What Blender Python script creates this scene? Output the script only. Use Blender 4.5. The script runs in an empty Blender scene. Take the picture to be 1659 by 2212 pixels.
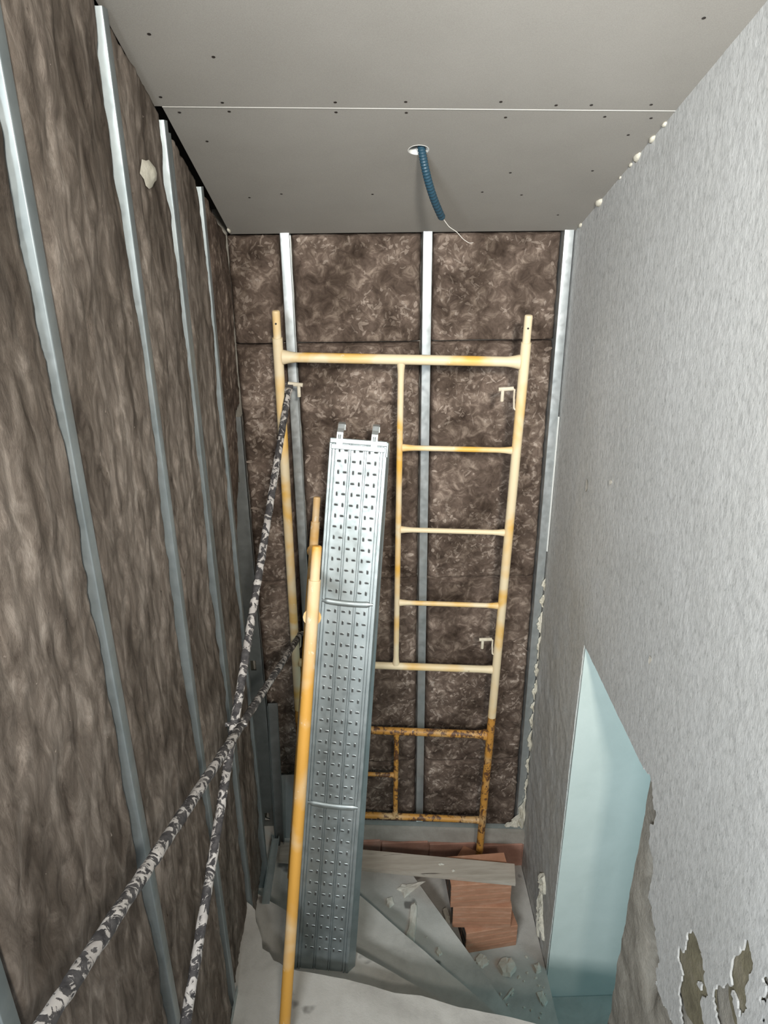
import bpy, math, random
import numpy as np
from mathutils import Matrix, Vector

# ------------------------------------------------------------------ camera, world, light
SC = bpy.context.scene
COL = SC.collection
ZO = 3.88                      # eye height above the lowest stair level (z = 0)

cam_d = bpy.data.cameras.new('camera')
cam = bpy.data.objects.new('camera', cam_d)
COL.objects.link(cam)
cam_d.sensor_fit = 'VERTICAL'
cam_d.sensor_height = 36.0
cam_d.lens = 36.0 * 1660 / 2212
cam_d.clip_start = 0.02


def unit(v):
    v = np.array(v, float)
    return v / np.linalg.norm(v)


_dn = unit((862 - 829.5, 4850 - 1106, 1660))
_dp = unit((774 - 829.5, 370 - 1106, 1660))
_dp = unit(_dp - _dn * _dp.dot(_dn))
_rt = np.cross(_dp, -_dn)
if _rt[0] < 0:
    _rt = -_rt
CM = np.stack([_rt, _dp, -_dn])          # columns: camera right, down, forward in room axes
cam.matrix_world = Matrix(((CM[0, 0], -CM[0, 1], -CM[0, 2], 0),
                           (CM[1, 0], -CM[1, 1], -CM[1, 2], 0),
                           (CM[2, 0], -CM[2, 1], -CM[2, 2], ZO),
                           (0, 0, 0, 1)))
SC.camera = cam

world = bpy.data.worlds.new('world')
SC.world = world
world.use_nodes = True
bg = world.node_tree.nodes['Background']
bg.inputs[0].default_value = (0.82, 0.90, 1.0, 1)
bg.inputs[1].default_value = 0.24


def area_light(name, loc, target, sx, sy, power, col, spread=180):
    d = bpy.data.lights.new(name, 'AREA')
    d.shape = 'RECTANGLE'
    d.size, d.size_y = sx, sy
    d.energy = power
    d.color = col
    d.spread = math.radians(spread)
    o = bpy.data.objects.new(name, d)
    COL.objects.link(o)
    o.location = Vector(loc) + Vector((0, 0, ZO))
    dr = Vector(target) - Vector(loc)
    o.rotation_euler = dr.to_track_quat('-Z', 'Y').to_euler()
    return o


# the lamp of the upper landing, right beside and behind the photographer
area_light('landing_lamp', (0.28, -1.10, 0.60), (0.25, 3.4, -0.9), 0.24, 0.24, 30, (1.0, 0.95, 0.87), 76)
# added unseen fill, behind left of the camera, brightens the right wall
area_light('rear_fill', (-0.95, -1.35, 0.35), (0.7, 3.0, -0.7), 1.3, 0.4, 205, (0.92, 0.97, 1.0))
# daylight in the room beyond the doorway
area_light('doorway_daylight', (2.3, 1.25, -1.8), (1.75, 2.72, -3.0), 0.7, 0.9, 10, (0.30, 0.82, 1.0))

SC.view_settings.view_transform = 'Standard'
SC.view_settings.look = 'None'
SC.view_settings.gamma = 1.0
SC.view_settings.use_curve_mapping = False
SC.view_settings.exposure = 0.0

RNG = random.Random(7)
NR = np.random.RandomState(11)

# ------------------------------------------------------------------ noise
_perm = np.random.RandomState(3).permutation(4096)
_rnd = np.random.RandomState(4).rand(4096)


def vnoise(x, y, s=0):
    xi = np.floor(x).astype(int)
    yi = np.floor(y).astype(int)
    fx, fy = x - xi, y - yi
    fx = fx * fx * (3 - 2 * fx)
    fy = fy * fy * (3 - 2 * fy)

    def h(a, b):
        return _rnd[_perm[(_perm[(a + s * 131) & 4095] + b * 7) & 4095]]
    return (h(xi, yi) * (1 - fx) + h(xi + 1, yi) * fx) * (1 - fy) + (h(xi, yi + 1) * (1 - fx) + h(xi + 1, yi + 1) * fx) * fy


def fbm(x, y, s=0, o=4, g=0.5):
    v, a, t = 0, 1, 0
    for i in range(o):
        v = v + a * vnoise(x * 2 ** i + 17.3 * i, y * 2 ** i + 9.1 * i, s + i)
        t += a
        a *= g
    return v / t


def ridge(x, y, s=0, o=3):
    v, a, t = 0, 1, 0
    for i in range(o):
        v = v + a * (1 - abs(2 * vnoise(x * 2 ** i + 5.3 * i, y * 2 ** i + 3.7 * i, s + i) - 1))
        t += a
        a *= 0.5
    return v / t


# ------------------------------------------------------------------ materials
def mat(name, rough=0.6, metal=0.0, col=(0.5, 0.5, 0.5)):
    m = bpy.data.materials.new(name)
    m.use_nodes = True
    nt = m.node_tree
    b = nt.nodes['Principled BSDF']
    b.inputs['Base Color'].default_value = (*col, 1)
    b.inputs['Roughness'].default_value = rough
    b.inputs['Metallic'].default_value = metal
    return m, nt, b


def nd(nt, t, **kw):
    n = nt.nodes.new(t)
    for k, v in kw.items():
        setattr(n, k, v)
    return n


def coords(nt, scale=(1, 1, 1)):
    tc = nd(nt, 'ShaderNodeTexCoord')
    mp = nd(nt, 'ShaderNodeMapping')
    mp.inputs['Scale'].default_value = scale
    nt.links.new(tc.outputs['Object'], mp.inputs[0])
    return mp.outputs[0]


def noise(nt, vec, scale, detail=4, rough=0.55, dist=0.0):
    n = nd(nt, 'ShaderNodeTexNoise')
    n.inputs['Scale'].default_value = scale
    n.inputs['Detail'].default_value = detail
    n.inputs['Roughness'].default_value = rough
    n.inputs['Distortion'].default_value = dist
    nt.links.new(vec, n.inputs['Vector'])
    return n.outputs[0]


def ramp(nt, fac, stops):
    r = nd(nt, 'ShaderNodeValToRGB')
    els = r.color_ramp.elements
    while len(els) < len(stops):
        els.new(0.5)
    for e, (p, c) in zip(els, stops):
        e.position = p
        e.color = (*c, 1) if len(c) == 3 else c
    nt.links.new(fac, r.inputs[0])
    return r.outputs[0]


def mixc(nt, fac, a, b, mode='MIX'):
    m = nd(nt, 'ShaderNodeMix', data_type='RGBA', blend_type=mode)
    for sock, v in ((m.inputs[0], fac), (m.inputs[6], a), (m.inputs[7], b)):
        if isinstance(v, (int, float)):
            sock.default_value = v
        elif isinstance(v, tuple):
            sock.default_value = (*v, 1)
        else:
            nt.links.new(v, sock)
    return m.outputs[2]


def bump(nt, b, h, strength=0.3, dist=0.005):
    n = nd(nt, 'ShaderNodeBump')
    n.inputs['Strength'].default_value = strength
    n.inputs['Distance'].default_value = dist
    nt.links.new(h, n.inputs['Height'])
    nt.links.new(n.outputs[0], b.inputs['Normal'])


M = {}


def make_wool(key, dark, mid, light, sc=(1, 1, 1)):
    m, nt, b = mat(key, 0.95)
    v = coords(nt, sc)
    n1 = noise(nt, v, 19, 6, 0.66, 0.75)
    n2 = noise(nt, v, 3.6, 4, 0.55, 0.8)
    c1 = ramp(nt, n1, [(0.30, dark), (0.52, mid), (0.74, light)])
    c2 = ramp(nt, n2, [(0.36, (0.50, 0.47, 0.44)), (0.64, (1.18, 1.16, 1.14))])
    nt.links.new(mixc(nt, 1.0, c1, c2, 'MULTIPLY'), b.inputs['Base Color'])
    n3 = noise(nt, v, 90, 5, 0.7, 1.5)
    bump(nt, b, n3, 0.45, 0.006)
    b.inputs['Specular IOR Level'].default_value = 0.15
    M[key] = m


make_wool('wool', (0.060, 0.043, 0.034), (0.150, 0.114, 0.093), (0.40, 0.33, 0.275))
make_wool('wool_tan', (0.082, 0.067, 0.056), (0.205, 0.175, 0.150), (0.40, 0.355, 0.315), (1, 1, 0.45))
make_wool('wool_flake', (0.16, 0.125, 0.103), (0.30, 0.248, 0.21), (0.52, 0.455, 0.40))
make_wool('tan_flake', (0.15, 0.125, 0.105), (0.26, 0.222, 0.192), (0.42, 0.37, 0.33), (1, 1, 0.5))


def make_metal(key, c0, c1, rough, sc=12, metal=0.85, dirt=None):
    m, nt, b = mat(key, rough, metal)
    v = coords(nt)
    n = noise(nt, v, sc, 4, 0.6, 0.3)
    c = ramp(nt, n, [(0.3, c0), (0.7, c1)])
    if dirt:
        d = noise(nt, coords(nt, (1, 1, 0.5)), 38, 5, 0.7)
        f = ramp(nt, d, [(0.62, (0, 0, 0)), (0.70, (1, 1, 1))])
        c = mixc(nt, f, c, dirt)
    nt.links.new(c, b.inputs['Base Color'])
    r = ramp(nt, noise(nt, v, 30, 4), [(0.3, (rough - .08,) * 3), (0.7, (rough + .1,) * 3)])
    nt.links.new(r, b.inputs['Roughness'])
    M[key] = m


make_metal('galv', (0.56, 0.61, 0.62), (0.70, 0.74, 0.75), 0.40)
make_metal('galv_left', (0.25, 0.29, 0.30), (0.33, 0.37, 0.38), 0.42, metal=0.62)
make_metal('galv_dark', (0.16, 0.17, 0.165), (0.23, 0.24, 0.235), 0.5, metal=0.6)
make_metal('galv_dull', (0.36, 0.42, 0.42), (0.50, 0.55, 0.55), 0.50, metal=0.75)
make_metal('plank_metal', (0.33, 0.375, 0.38), (0.43, 0.475, 0.48), 0.50, 9)
make_metal('slot_shade', (0.05, 0.05, 0.05), (0.08, 0.08, 0.08), 0.8, metal=0.3)  # dark colour standing in for shade inside the plank slots

# gypsum ceiling board, grey paper
m, nt, b = mat('board_paper', 0.9)
v = coords(nt)
c = ramp(nt, noise(nt, v, 3, 3), [(0.3, (0.345, 0.323, 0.287)), (0.7, (0.385, 0.362, 0.325))])
c = mixc(nt, 0.16, c, ramp(nt, noise(nt, v, 420, 2), [(0.3, (0.2, 0.2, 0.2)), (0.7, (0.6, 0.6, 0.58))]))
nt.links.new(c, b.inputs['Base Color'])
bump(nt, b, noise(nt, v, 300, 3), 0.12, 0.001)
M['board_paper'] = m
M['gypsum'] = mat('gypsum', 0.9, 0, (0.80, 0.79, 0.75))[0]
M['joint_core'] = mat('joint_core', 0.9, 0, (0.52, 0.51, 0.475))[0]
M['screw'] = mat('screw', 0.5, 0.6, (0.06, 0.05, 0.045))[0]

# cement plaster of the right wall
m, nt, b = mat('cement_plaster', 0.92)
v = coords(nt, (1, 1, 0.62))
big = noise(nt, coords(nt), 1.7, 4, 0.6, 0.4)
fine = noise(nt, v, 48, 6, 0.7)
c = ramp(nt, fine, [(0.27, (0.385, 0.388, 0.382)), (0.48, (0.54, 0.546, 0.538)), (0.75, (0.64, 0.646, 0.638))])
c = mixc(nt, ramp(nt, big, [(0.3, (0, 0, 0)), (0.72, (0.8, 0.8, 0.8))]), c, mixc(nt, 1.0, c, (0.82, 0.815, 0.80), 'MULTIPLY'))
tcg = nd(nt, 'ShaderNodeTexCoord')
sp = nd(nt, 'ShaderNodeSeparateXYZ')
nt.links.new(tcg.outputs['Object'], sp.inputs[0])
mr = nd(nt, 'ShaderNodeMapRange')
mr.inputs[1].default_value, mr.inputs[2].default_value = 3.0, 2.05
nt.links.new(sp.outputs[2], mr.inputs[0])
my = nd(nt, 'ShaderNodeMapRange')
my.inputs[1].default_value, my.inputs[2].default_value = 2.2, 2.75
nt.links.new(sp.outputs[1], my.inputs[0])
mu = nd(nt, 'ShaderNodeMath', operation='MULTIPLY')
nt.links.new(mr.outputs[0], mu.inputs[0])
nt.links.new(my.outputs[0], mu.inputs[1])
mu2 = nd(nt, 'ShaderNodeMath', operation='MULTIPLY')
nt.links.new(mu.outputs[0], mu2.inputs[0])
nt.links.new(ramp(nt, noise(nt, v, 7, 5, 0.6), [(0.3, (0.3, 0.3, 0.3)), (0.6, (1, 1, 1))]), mu2.inputs[1])
c = mixc(nt, mu2.outputs[0], c, mixc(nt, 1.0, c, (0.92, 0.88, 0.82), 'MULTIPLY'))
vo = nd(nt, 'ShaderNodeTexVoronoi')
vo.inputs['Scale'].default_value = 62
nt.links.new(v, vo.inputs['Vector'])
pit = ramp(nt, vo.outputs['Distance'], [(0.07, (0.50, 0.50, 0.49)), (0.19, (1, 1, 1))])
c = mixc(nt, 0.6, c, mixc(nt, 1.0, c, pit, 'MULTIPLY'))
nt.links.new(c, b.inputs['Base Color'])
bump(nt, b, noise(nt, v, 70, 6, 0.68), 0.55, 0.005)
M['cement_plaster'] = m


def make_stone(key, cols, sc=14, bsc=60, bstr=0.6, st=(1, 1, 1), spots=None):
    m, nt, b = mat(key, 0.93)
    v = coords(nt, st)
    c = ramp(nt, noise(nt, v, sc, 6, 0.65, 0.3), [(0.28, cols[0]), (0.5, cols[1]), (0.75, cols[2])])
    if spots:
        s = ramp(nt, noise(nt, v, spots[0], 3, 0.5), [(spots[1], (0, 0, 0)), (spots[1] + 0.05, (1, 1, 1))])
        c = mixc(nt, s, c, spots[2])
    nt.links.new(c, b.inputs['Base Color'])
    bump(nt, b, noise(nt, v, bsc, 5, 0.7), bstr, 0.005)
    M[key] = m


make_stone('base_mortar', ((0.20, 0.185, 0.155), (0.31, 0.29, 0.25), (0.40, 0.38, 0.335)), 9, 45, 1.0)
make_stone('olive_render', ((0.125, 0.11, 0.07), (0.19, 0.17, 0.11), (0.28, 0.25, 0.19)), 10, 50, 0.9)
make_stone('stair_concrete', ((0.36, 0.34, 0.31), (0.49, 0.47, 0.43), (0.59, 0.57, 0.53)), 4, 120, 0.4, spots=(6, 0.655, (0.17, 0.16, 0.145)))
make_stone('mortar_ledge', ((0.27, 0.25, 0.215), (0.34, 0.315, 0.275), (0.41, 0.385, 0.345)), 9, 80, 0.5)
make_stone('terracotta', ((0.36, 0.165, 0.095), (0.45, 0.22, 0.13), (0.54, 0.32, 0.22)), 7, 130, 0.35, (1, 1, 4))
make_stone('brick_wall', ((0.33, 0.17, 0.125), (0.42, 0.225, 0.165), (0.49, 0.32, 0.26)), 6, 90, 0.5)
make_stone('board_wood', ((0.33, 0.275, 0.22), (0.43, 0.365, 0.30), (0.51, 0.445, 0.375)), 6, 90, 0.35, (0.6, 6, 6), spots=(5.5, 0.70, (0.13, 0.105, 0.085)))
make_stone('brown_board', ((0.125, 0.105, 0.070), (0.155, 0.130, 0.088), (0.18, 0.155, 0.108)), 4, 160, 0.2)
make_stone('plaster_lump', ((0.50, 0.47, 0.38), (0.64, 0.61, 0.51), (0.74, 0.71, 0.62)), 18, 70, 0.5)
make_stone('chip', ((0.54, 0.50, 0.42), (0.66, 0.62, 0.54), (0.76, 0.73, 0.65)), 18, 70, 0.4)
make_stone('side_plaster', ((0.52, 0.575, 0.535), (0.57, 0.625, 0.585), (0.62, 0.67, 0.63)), 3, 150, 0.12)
make_stone('grey_board', ((0.22, 0.22, 0.21), (0.27, 0.27, 0.255), (0.32, 0.32, 0.30)), 5, 100, 0.3)


def make_paint(key, yel, pale, pale_amt, rust, rust_amt):
    m, nt, b = mat(key, 0.55)
    v = coords(nt, (1, 1, 0.55))
    n = noise(nt, coords(nt), 4.0, 3, 0.5, 0.5)
    c = mixc(nt, ramp(nt, n, [(pale_amt - 0.08, (1, 1, 1)), (pale_amt + 0.08, (0, 0, 0))]), yel, pale)
    d = noise(nt, v, 34, 5, 0.7)
    c = mixc(nt, ramp(nt, d, [(0.64, (0, 0, 0)), (0.68, (0.8, 0.8, 0.8))]), c, (0.76, 0.65, 0.48))
    e = noise(nt, coords(nt, (1, 1, 0.7)), 27, 6, 0.75, 0.3)
    c = mixc(nt, ramp(nt, e, [(rust_amt, (1, 1, 1)), (rust_amt + 0.05, (0, 0, 0))]), c, rust)
    nt.links.new(c, b.inputs['Base Color'])
    bump(nt, b, d, 0.35, 0.003)
    M[key] = m


make_stone('cream_metal', ((0.50, 0.44, 0.33), (0.62, 0.56, 0.44), (0.70, 0.65, 0.54)), 30, 90, 0.4)
make_paint('paint_pale', (0.74, 0.43, 0.085), (0.74, 0.62, 0.41), 0.56, (0.16, 0.085, 0.04), 0.28)
make_paint('paint_yellow', (0.66, 0.345, 0.065), (0.70, 0.52, 0.30), 0.47, (0.17, 0.085, 0.04), 0.27)
make_paint('paint_rusty', (0.54, 0.26, 0.05), (0.55, 0.37, 0.18), 0.42, (0.12, 0.055, 0.025), 0.445)

# black brace paint under plaster splashes
m, nt, b = mat('splashed_black', 0.75)
v = coords(nt)
s = ramp(nt, noise(nt, v, 33, 5, 0.62, 0.8), [(0.50, (0, 0, 0)), (0.535, (1, 1, 1))])
g = ramp(nt, noise(nt, v, 14, 3), [(0.3, (0.36, 0.335, 0.315)), (0.7, (0.56, 0.53, 0.50))])
k = ramp(nt, noise(nt, v, 60, 3), [(0.3, (0.022, 0.02, 0.022)), (0.7, (0.085, 0.08, 0.08))])
nt.links.new(mixc(nt, s, k, g), b.inputs['Base Color'])
bump(nt, b, s, 0.7, 0.003)
M['splashed_black'] = m
M['conduit_blue'] = mat('conduit_blue', 0.45, 0, (0.020, 0.062, 0.095))[0]
M['wire_white'] = mat('wire_white', 0.5, 0, (0.75, 0.72, 0.66))[0]
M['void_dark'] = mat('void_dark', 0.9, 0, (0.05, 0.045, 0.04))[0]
M['caulk'] = mat('caulk', 0.7, 0, (0.72, 0.73, 0.70))[0]


# ------------------------------------------------------------------ mesh building
class MB:
    """collects shapes given in eye-relative room coordinates"""

    def __init__(self):
        self.v, self.f, self.n = [], [], 0

    def add(self, verts, faces):
        verts = np.asarray(verts, float).reshape(-1, 3)
        self.v.append(verts)
        self.f += [tuple(i + self.n for i in fc) for fc in faces]
        self.n += len(verts)
        return self

    def box(self, lo, hi, R=None, t=None, bev=0.0):
        x0, y0, z0 = lo
        x1, y1, z1 = hi
        if bev > 0:
            vs, fs = bevel_box(lo, hi, bev)
        else:
            vs = np.array([(x0, y0, z0), (x1, y0, z0), (x1, y1, z0), (x0, y1, z0), (x0, y0, z1), (x1, y0, z1), (x1, y1, z1), (x0, y1, z1)])
            fs = [(0, 3, 2, 1), (4, 5, 6, 7), (0, 1, 5, 4), (1, 2, 6, 5), (2, 3, 7, 6), (3, 0, 4, 7)]
        if R is not None:
            vs = vs @ np.asarray(R).T
        if t is not None:
            vs = vs + np.asarray(t)
        return self.add(vs, fs)

    def prism(self, poly, z0, z1):
        n = len(poly)
        vs = [(p[0], p[1], z0 if len(p) < 3 else p[2] - (z1 - z0)) for p in poly] + [(p[0], p[1], z1 if len(p) < 3 else p[2]) for p in poly]
        fs = [tuple(range(n - 1, -1, -1)), tuple(range(n, 2 * n))]
        fs += [(i, (i + 1) % n, n + (i + 1) % n, n + i) for i in range(n)]
        return self.add(vs, fs)

    def sweep(self, prof, A, B, U, V, caps=True):
        """closed 2-D profile (u,v) swept from A to B"""
        A, B, U, V = (np.asarray(q, float) for q in (A, B, U, V))
        n = len(prof)
        vs = [A + U * p[0] + V * p[1] for p in prof] + [B + U * p[0] + V * p[1] for p in prof]
        fs = [(i, (i + 1) % n, n + (i + 1) % n, n + i) for i in range(n)]
        if caps:
            fs += [tuple(range(n - 1, -1, -1)), tuple(range(n, 2 * n))]
        return self.add(vs, fs)

    def tube(self, pts, r, seg=12, jitter=0, seed=0, caps=True):
        P = np.asarray(pts, float)
        n = len(P)
        r = np.full(n, r) if np.isscalar(r) else np.asarray(r, float)
        T = np.gradient(P, axis=0)
        T /= np.linalg.norm(T, axis=1)[:, None]
        up = np.array([0.31, 0.17, 0.93]) if abs(T[0][2]) < 0.8 else np.array([0.95, 0.2, 0.1])
        N = up - T[0] * up.dot(T[0])
        N /= np.linalg.norm(N)
        vs = []
        a = np.arange(seg) * 2 * math.pi / seg
        rs = np.random.RandomState(seed)
        for i in range(n):
            N = N - T[i] * N.dot(T[i])
            N /= np.linalg.norm(N)
            Bn = np.cross(T[i], N)
            rr = r[i]
            if jitter:
                rr = r[i] + jitter * (fbm(a * 1.3 + seed, np.full(seg, i * 0.45), seed, 2) - 0.35)
                rr = rr[:, None]
            vs.append(P[i] + rr * (np.cos(a)[:, None] * N + np.sin(a)[:, None] * Bn))
        vs = np.concatenate(vs)
        fs = [(i * seg + j, i * seg + (j + 1) % seg, (i + 1) * seg + (j + 1) % seg, (i + 1) * seg + j) for i in range(n - 1) for j in range(seg)]
        if caps:
            fs += [tuple(range(seg - 1, -1, -1)), tuple(range((n - 1) * seg, n * seg))]
        return self.add(vs, fs)

    def bar(self, a, b, r, seg=12, flare=0.0, n=None, **kw):
        a, b = np.asarray(a, float), np.asarray(b, float)
        L = np.linalg.norm(b - a)
        if flare:
            t = np.array([0, 0.012, 0.03, 0.055, 0.5 * L, L - 0.055, L - 0.03, L - 0.012, L]) / L
            k = np.array([1, 0.72, 0.3, 0, 0, 0, 0.3, 0.72, 1.0])
            rr = r + flare * k
        else:
            t = np.linspace(0, 1, n or 2)
            rr = np.full(len(t), r)
        return self.tube(a + (b - a) * t[:, None], rr, seg, **kw)

    def grid(self, P, nu, nv, keep=None):
        fs = []
        for i in range(nu - 1):
            for j in range(nv - 1):
                if keep is None or keep[i, j]:
                    fs.append((i * nv + j, (i + 1) * nv + j, (i + 1) * nv + j + 1, i * nv + j + 1))
        return self.add(P.reshape(-1, 3), fs)


def bevel_box(lo, hi, b):
    lo, hi = np.array(lo, float), np.array(hi, float)
    vs, idx = [], {}
    for sx in (0, 1):
        for sy in (0, 1):
            for sz in (0, 1):
                s = (sx, sy, sz)
                c = np.where(s, hi, lo)
                d = np.where(s, -1, 1)
                for ax in range(3):
                    p = c + d * b
                    p[ax] = c[ax]
                    idx[(s, ax)] = len(vs)
                    vs.append(p)
    fs = []
    for ax in range(3):
        o1, o2 = [a for a in range(3) if a != ax]
        for sv in (0, 1):
            q = []
            for (a, c) in ((0, 0), (1, 0), (1, 1), (0, 1)):
                s = [0, 0, 0]
                s[ax], s[o1], s[o2] = sv, a, c
                q.append(idx[(tuple(s), ax)])
            fs.append(tuple(q))
    for ax in range(3):
        o1, o2 = [a for a in range(3) if a != ax]
        for a in (0, 1):
            for c in (0, 1):
                s0, s1 = [0, 0, 0], [0, 0, 0]
                s0[o1], s0[o2], s1[o1], s1[o2] = a, c, a, c
                s1[ax] = 1
                s0, s1 = tuple(s0), tuple(s1)
                fs.append((idx[(s0, o1)], idx[(s1, o1)], idx[(s1, o2)], idx[(s0, o2)]))
    for sx in (0, 1):
        for sy in (0, 1):
            for sz in (0, 1):
                s = (sx, sy, sz)
                fs.append(tuple(idx[(s, ax)] for ax in range(3)))
    return np.array(vs), fs


def tag(o, label=None, cat=None, group=None, kind=None):
    for k, v in (('label', label), ('category', cat), ('group', group), ('kind', kind)):
        if v:
            o[k] = v
    return o


def thing(name, label, cat, loc, group=None, kind=None):
    o = bpy.data.objects.new(name, None)
    o.empty_display_size = 0.1
    COL.objects.link(o)
    o.location = Vector(loc) + Vector((0, 0, ZO))
    return tag(o, label, cat, group, kind)


def world_loc(o):
    p = Vector((0, 0, 0))
    while o is not None:
        p += o.location
        o = o.parent
    return p


def obj(name, mb, material, parent=None, smooth=False, recalc=True):
    vs = np.concatenate(mb.v) + np.array((0, 0, ZO))
    if parent is None:
        lo, hi = vs.min(0), vs.max(0)
        org = np.array([(lo[0] + hi[0]) / 2, (lo[1] + hi[1]) / 2, lo[2]])
        if name.split('.')[0] in ('wall_right',):
            org = np.zeros(3)
        off = org
    else:
        off = np.array(world_loc(parent))
    me = bpy.data.meshes.new(name)
    me.from_pydata((vs - off).tolist(), [], mb.f)
    if recalc:
        import bmesh
        bm = bmesh.new()
        bm.from_mesh(me)
        bmesh.ops.recalc_face_normals(bm, faces=bm.faces)
        bm.to_mesh(me)
        bm.free()
    me.update()
    if smooth:
        me.polygons.foreach_set('use_smooth', [True] * len(me.polygons))
        if smooth == 'auto':
            try:
                me.set_sharp_from_angle(angle=math.radians(38))
            except Exception:
                pass
    me.materials.append(M[material] if isinstance(material, str) else material)
    o = bpy.data.objects.new(name, me)
    COL.objects.link(o)
    if parent is None:
        o.location = off
    else:
        o.parent = parent
    return o


def rotv(w):
    t = np.linalg.norm(w)
    if t < 1e-9:
        return np.eye(3)
    k = np.array(w) / t
    K = np.array([[0, -k[2], k[1]], [k[2], 0, -k[0]], [-k[1], k[0], 0]])
    return np.eye(3) + np.sin(t) * K + (1 - np.cos(t)) * K @ K


def rz(a):
    return rotv((0, 0, math.radians(a)))


# ------------------------------------------------------------------ room shell
BY = 3.434          # face of the back wall linings
LX = -0.540         # face of the left wall linings
RX = 0.915          # face of the right wall
KC = 0.40


def zc(y):
    return -0.237 + KC * (BY - y)


# --- wall_back: the old wall behind the wool
o = obj('wall_back', MB().box((-0.75, BY + 0.085, -3.95), (1.02, BY + 0.16, 0.1)), 'base_mortar')
wall_back = tag(o, kind='structure', label='old wall behind the wool at the back')
# --- wall_left: brown back of the boards on the far side of the studs
o = obj('wall_left', MB().box((LX - 0.16, 0.3, -4.0), (LX - 0.085, BY + 0.09, 1.5)), 'brown_board')
wall_left = tag(o, kind='structure', label='brown board behind the left studs')

# --- ceiling of two gypsum panels
ceil = thing('ceiling', 'sloping grey plasterboard ceiling of two panels', None, (0.2, 2.4, zc(2.4)), kind='structure')


def ceil_pt(x, y, d=0.0):
    s = math.hypot(1, KC)
    return (x, y + d * KC / s, zc(y) + d / s)


def panel(poly, th, hole=None, nseg=36):
    mb = MB()
    n = len(poly)
    bot = [ceil_pt(*p) for p in poly]
    top = [ceil_pt(*p, th) for p in poly]
    if not hole:
        mb.add(bot + top, [tuple(range(n)), tuple(range(2 * n - 1, n - 1, -1))] + [(i, (i + 1) % n, n + (i + 1) % n, n + i) for i in range(n)])
        return mb
    # four-sided outline resampled round the hole
    hx, hy, r = hole
    ang = [2 * math.pi * i / nseg for i in range(nseg)]
    outer = []
    for a in ang:
        d = (math.cos(a), math.sin(a))
        best = 1e9
        for i in range(n):
            p, q = poly[i], poly[(i + 1) % n]
            ex, ey = q[0] - p[0], q[1] - p[1]
            den = d[0] * ey - d[1] * ex
            if abs(den) < 1e-9:
                continue
            t = ((p[0] - hx) * ey - (p[1] - hy) * ex) / den
            u = ((p[0] - hx) * d[1] - (p[1] - hy) * d[0]) / den
            if t > 0 and -1e-6 <= u <= 1 + 1e-6:
                best = min(best, t)
        outer.append((hx + d[0] * best, hy + d[1] * best))
    for p in poly:   # snap nearest ray to each corner
        k = min(range(nseg), key=lambda i: (outer[i][0] - p[0]) ** 2 + (outer[i][1] - p[1]) ** 2)
        outer[k] = p
    inner = [(hx + r * math.cos(a), hy + r * math.sin(a)) for a in ang]
    vs = [ceil_pt(*p) for p in outer] + [ceil_pt(*p) for p in inner] + [ceil_pt(*p, th) for p in outer] + [ceil_pt(*p, th) for p in inner]
    N = nseg
    fs = []
    for i in range(N):
        j = (i + 1) % N
        fs += [(i, j, N + j, N + i), (2 * N + i, 3 * N + i, 3 * N + j, 2 * N + j), (i, 2 * N + i, 2 * N + j, j)]
    mb.add(vs, fs)
    return mb


HOLE = (0.192, 2.689, 0.034)
JL, JR = (LX, 2.421), (RX, 2.462)
far_panel = obj('drywall_panel', panel([(LX, BY - 0.004), (LX, JL[1] + 0.004), (RX + 0.01, JR[1] + 0.004), (RX + 0.01, BY - 0.004)], 0.016, HOLE), 'board_paper', ceil)
tag(far_panel, 'far ceiling panel with the round cable hole')
near_panel = obj('drywall_panel', panel([(LX - 0.02, JL[1] - 0.004), (LX - 0.018, 0.1), (RX + 0.01, 0.1), (RX + 0.01, JR[1] - 0.004)], 0.016), 'board_paper', ceil)
tag(near_panel, 'near ceiling panel')
# white gypsum rim of the hole, cut edge
mb = MB()
vs, fs, N = [], [], 36
for k, d in ((1.0, -0.0008), (0.93, -0.0008), (0.93, 0.026), (1.0, 0.026)):
    for i in range(N):
        a = 2 * math.pi * i / N
        vs.append(ceil_pt(HOLE[0] + HOLE[2] * k * math.cos(a), HOLE[1] + HOLE[2] * k * math.sin(a), d))
for q in range(4):
    for i in range(N):
        j = (i + 1) % N
        fs.append((q * N + i, q * N + j, ((q + 1) % 4) * N + j, ((q + 1) % 4) * N + i))
mb.add(vs, fs)
obj('hole_rim', mb, 'gypsum', ceil)
# joint: exposed white bevel between the panels
mb = MB()
nj = 40
vs = []
for i in range(nj + 1):
    t = i / nj
    x, y = JL[0] + (JR[0] - JL[0]) * t, JL[1] + (JR[1] - JL[1]) * t
    w = 0.0006 + 0.0016 * float(fbm(np.array([t * 14]), np.array([0.5]), 5, 3)[0])
    vs += [ceil_pt(x, y - w, -0.0012), ceil_pt(x, y + w, -0.0012), ceil_pt(x, y + w, 0.012), ceil_pt(x, y - w, 0.012)]
fs = []
for i in range(nj):
    for q in range(4):
        fs.append((4 * i + q, 4 * i + (q + 1) % 4, 4 * i + 4 + (q + 1) % 4, 4 * i + 4 + q))
obj('joint_edge', mb.add(vs, fs), 'joint_core', ceil)
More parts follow.
